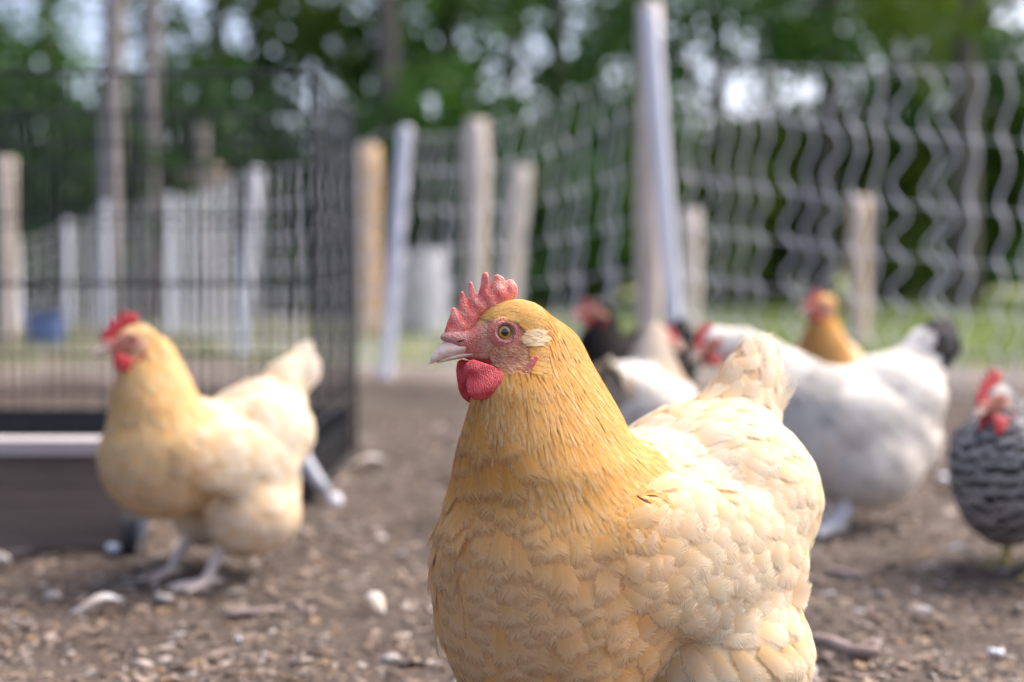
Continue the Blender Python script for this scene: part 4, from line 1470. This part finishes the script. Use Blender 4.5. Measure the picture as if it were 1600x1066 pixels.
    for nm, msk, ns, nw in sets:
        if msk.sum() == 0: continue
        o = link(nm, feather_mesh(nm, P[msk], Nn[msk], T[msk], L[msk], W[msk], lift[msk], tint[msk], ns, nw, tipround=.62 if nm != "hackle_plumage" else .45, h0={"hackle_plumage": .0016, "head_plumage": .0021, "cheek_bristles": .0012, "ear_tuft": .0026}.get(nm, .0006)), M['bristle'] if nm in ("cheek_bristles", "ear_tuft") else fm, root)
        o["kind"] = "stuff"
    if detail:
        # each feather of the wings is picked out on its own
        for sg in (1, -1):
            wi = empty("wing", (0, 0, 0)); wi.parent = root
            idx = np.argwhere((reg == 3) & (P[:, 1] * sg > 0))[:, 0]
            for i in idx:
                sl = slice(i, i + 1)
                link("covert_feather", feather_mesh("covert_feather", P[sl], Nn[sl], T[sl], L[sl], W[sl], lift[sl], tint[sl], 7, 5), fm, wi)
    # tail fan
    nt = 12
    t0, t2 = np.array(tail[0][:3]), np.array(tail[2][:3])
    ax_ = (t2 - t0) / np.linalg.norm(t2 - t0)
    for j in range(nt):
        sg = 1 if j % 2 == 0 else -1
        q_ = (j // 2) / (nt / 2 - 1)
        p_ = t0 + (t2 - t0) * (.35 - .2 * q_) + np.array([-.004 * q_, sg * (.004 + .018 * q_), -.012 * q_])
        t_ = ax_ + np.array([-.10 * q_, sg * .10 * q_, -.06 * q_]); t_ /= np.linalg.norm(t_)
        n_ = np.array([.25, sg * 1.0, .25]); n_ -= t_ * (n_ @ t_); n_ /= np.linalg.norm(n_)
        tt = np.array([tailtint if tailtint is not None else pal['tail']]) * rg.uniform(.92, 1.02)
        link("tail_feather", feather_mesh("tail_feather", p_[None], n_[None], t_[None], np.array([(.095 if detail else .115) * rg.uniform(.92, 1.05)]), np.array([.013 if detail else .020]), np.array([.04]), tt, 9, 5, proj=False, tipround=.72), M['feather'] if detail else (M[tailmat] if tailmat else fm), root)
    return root


# front hen
hen("large golden buff hen in sharp focus filling the front of the yard", (.0936, 1.30, 0), 220, 1.0, BUFF, detail=1, plain_comb=False, seed=3)

# left buff hen
NECK_L = [(.07, 0, .265, .076), (.09, 0, .30, .064), (.092, 0, .33, .056), (.091, 0, .358, .045), (.092, 0, .378, .036), (.102, 0, .392, .030)]
hen("pale buff hen standing by the wire crate and plank trough on the left", (-.488, 2.19, 0), 223, .85, PALEBUFF, body=BODY_L, feet=((.025, .055), (.035, -.055)), tail=TAIL_L, legthick=.95, head=(.127, -.006, .448), hyaw=-22, neck=[(a_, b_, c_ + .016 * (c_ > .3), r_ * .92) for a_, b_, c_, r_ in NECK], detail=0, seed=4)

# white hen with black tail
NECK_W = [(.07, 0, .255, .088), (.12, 0, .30, .070), (.19, 0, .350, .052), (.24, 0, .382, .038), (.275, 0, .392, .030)]
TAIL_W = [(-.175, 0, .315, .06), (-.225, 0, .37, .048), (-.255, 0, .40, .035)]
BODY_W = dict(BODY, thigh=((-.04, .06, .145), (.115, .075, .095)), abdomen=((-.12, 0, .18), (.11, .105, .10)), cushion=((-.12, 0, .27), (.12, .112, .092)))
hen("big fluffy white hen with black tail and dark collar behind the front hen", (.615, 2.66, 0), 200, .89, WHITE, legthick=1.7, feet=((.055, .055), (-.01, -.055)), mat='feather_white', tailmat='feather_black', head=(.305, 0, .398), hyaw=8, hpitch=-14, neck=NECK_W, tail=TAIL_W, body=BODY_W, detail=0, tailtint=(.03, .03, .035), cape=.5, combs=0.8, seed=5)

# pale hen behind the front hen's neck
NECK_P = [(.05, 0, .25, .082), (.075, 0, .305, .078), (.09, 0, .35, .066), (.105, 0, .385, .046), (.132, 0, .392, .032)]
TAIL_P = [(-.165, 0, .28, .05), (-.20, 0, .31, .032), (-.215, 0, .325, .02)]
hen("white hen with greyish buff neck seen just behind the front hen's neck", (.262, 2.86, 0), 68, .86, PALE, mat='feather_white', tail=TAIL_P, head=(.160, 0, .400), hyaw=-65, hpitch=-10, neck=NECK_P, tailtint=(.50, .43, .36), detail=0, combs=0.6, seed=6)
# black hen
hen("black hen with red face peeping out left of the pale hen", (.258, 3.3, 0), 232, .97, BLACK, head=(.128, 0, .405), hyaw=-40, neck=NECK_L, tail=TAIL_P, detail=0, mat='feather_black', combs=0.4, seed=7)
# buff hen behind the white hen
hen("golden hen whose head rises above the white hen's back", (.745, 3.40, 0), 258, .90, dict(BUFF, neck=(.72, .42, .12), head=(.72, .40, .10)), head=(.127, -.0105, .448), hyaw=-62, neck=[(a_, b_, c_ + .016 * (c_ > .3), r_ * .9) for a_, b_, c_, r_ in NECK], detail=0, combs=0.7, seed=8)
# barred hen
NECK_B = [(.06, 0, .25, .078), (.08, 0, .275, .062), (.088, 0, .30, .050), (.09, 0, .318, .040), (.1, 0, .330, .031)]
hen("black and white barred hen with bright red face at the right edge", (.815, 2.24, 0), 224, .82, dict(BARRED, legs=(.45, .36, .12)), combs=1.2, head=(.140, .002, .350), hyaw=-9, hpitch=-4, neck=NECK_B, detail=0, mat='feather_barred', fscale=.82, seed=9)
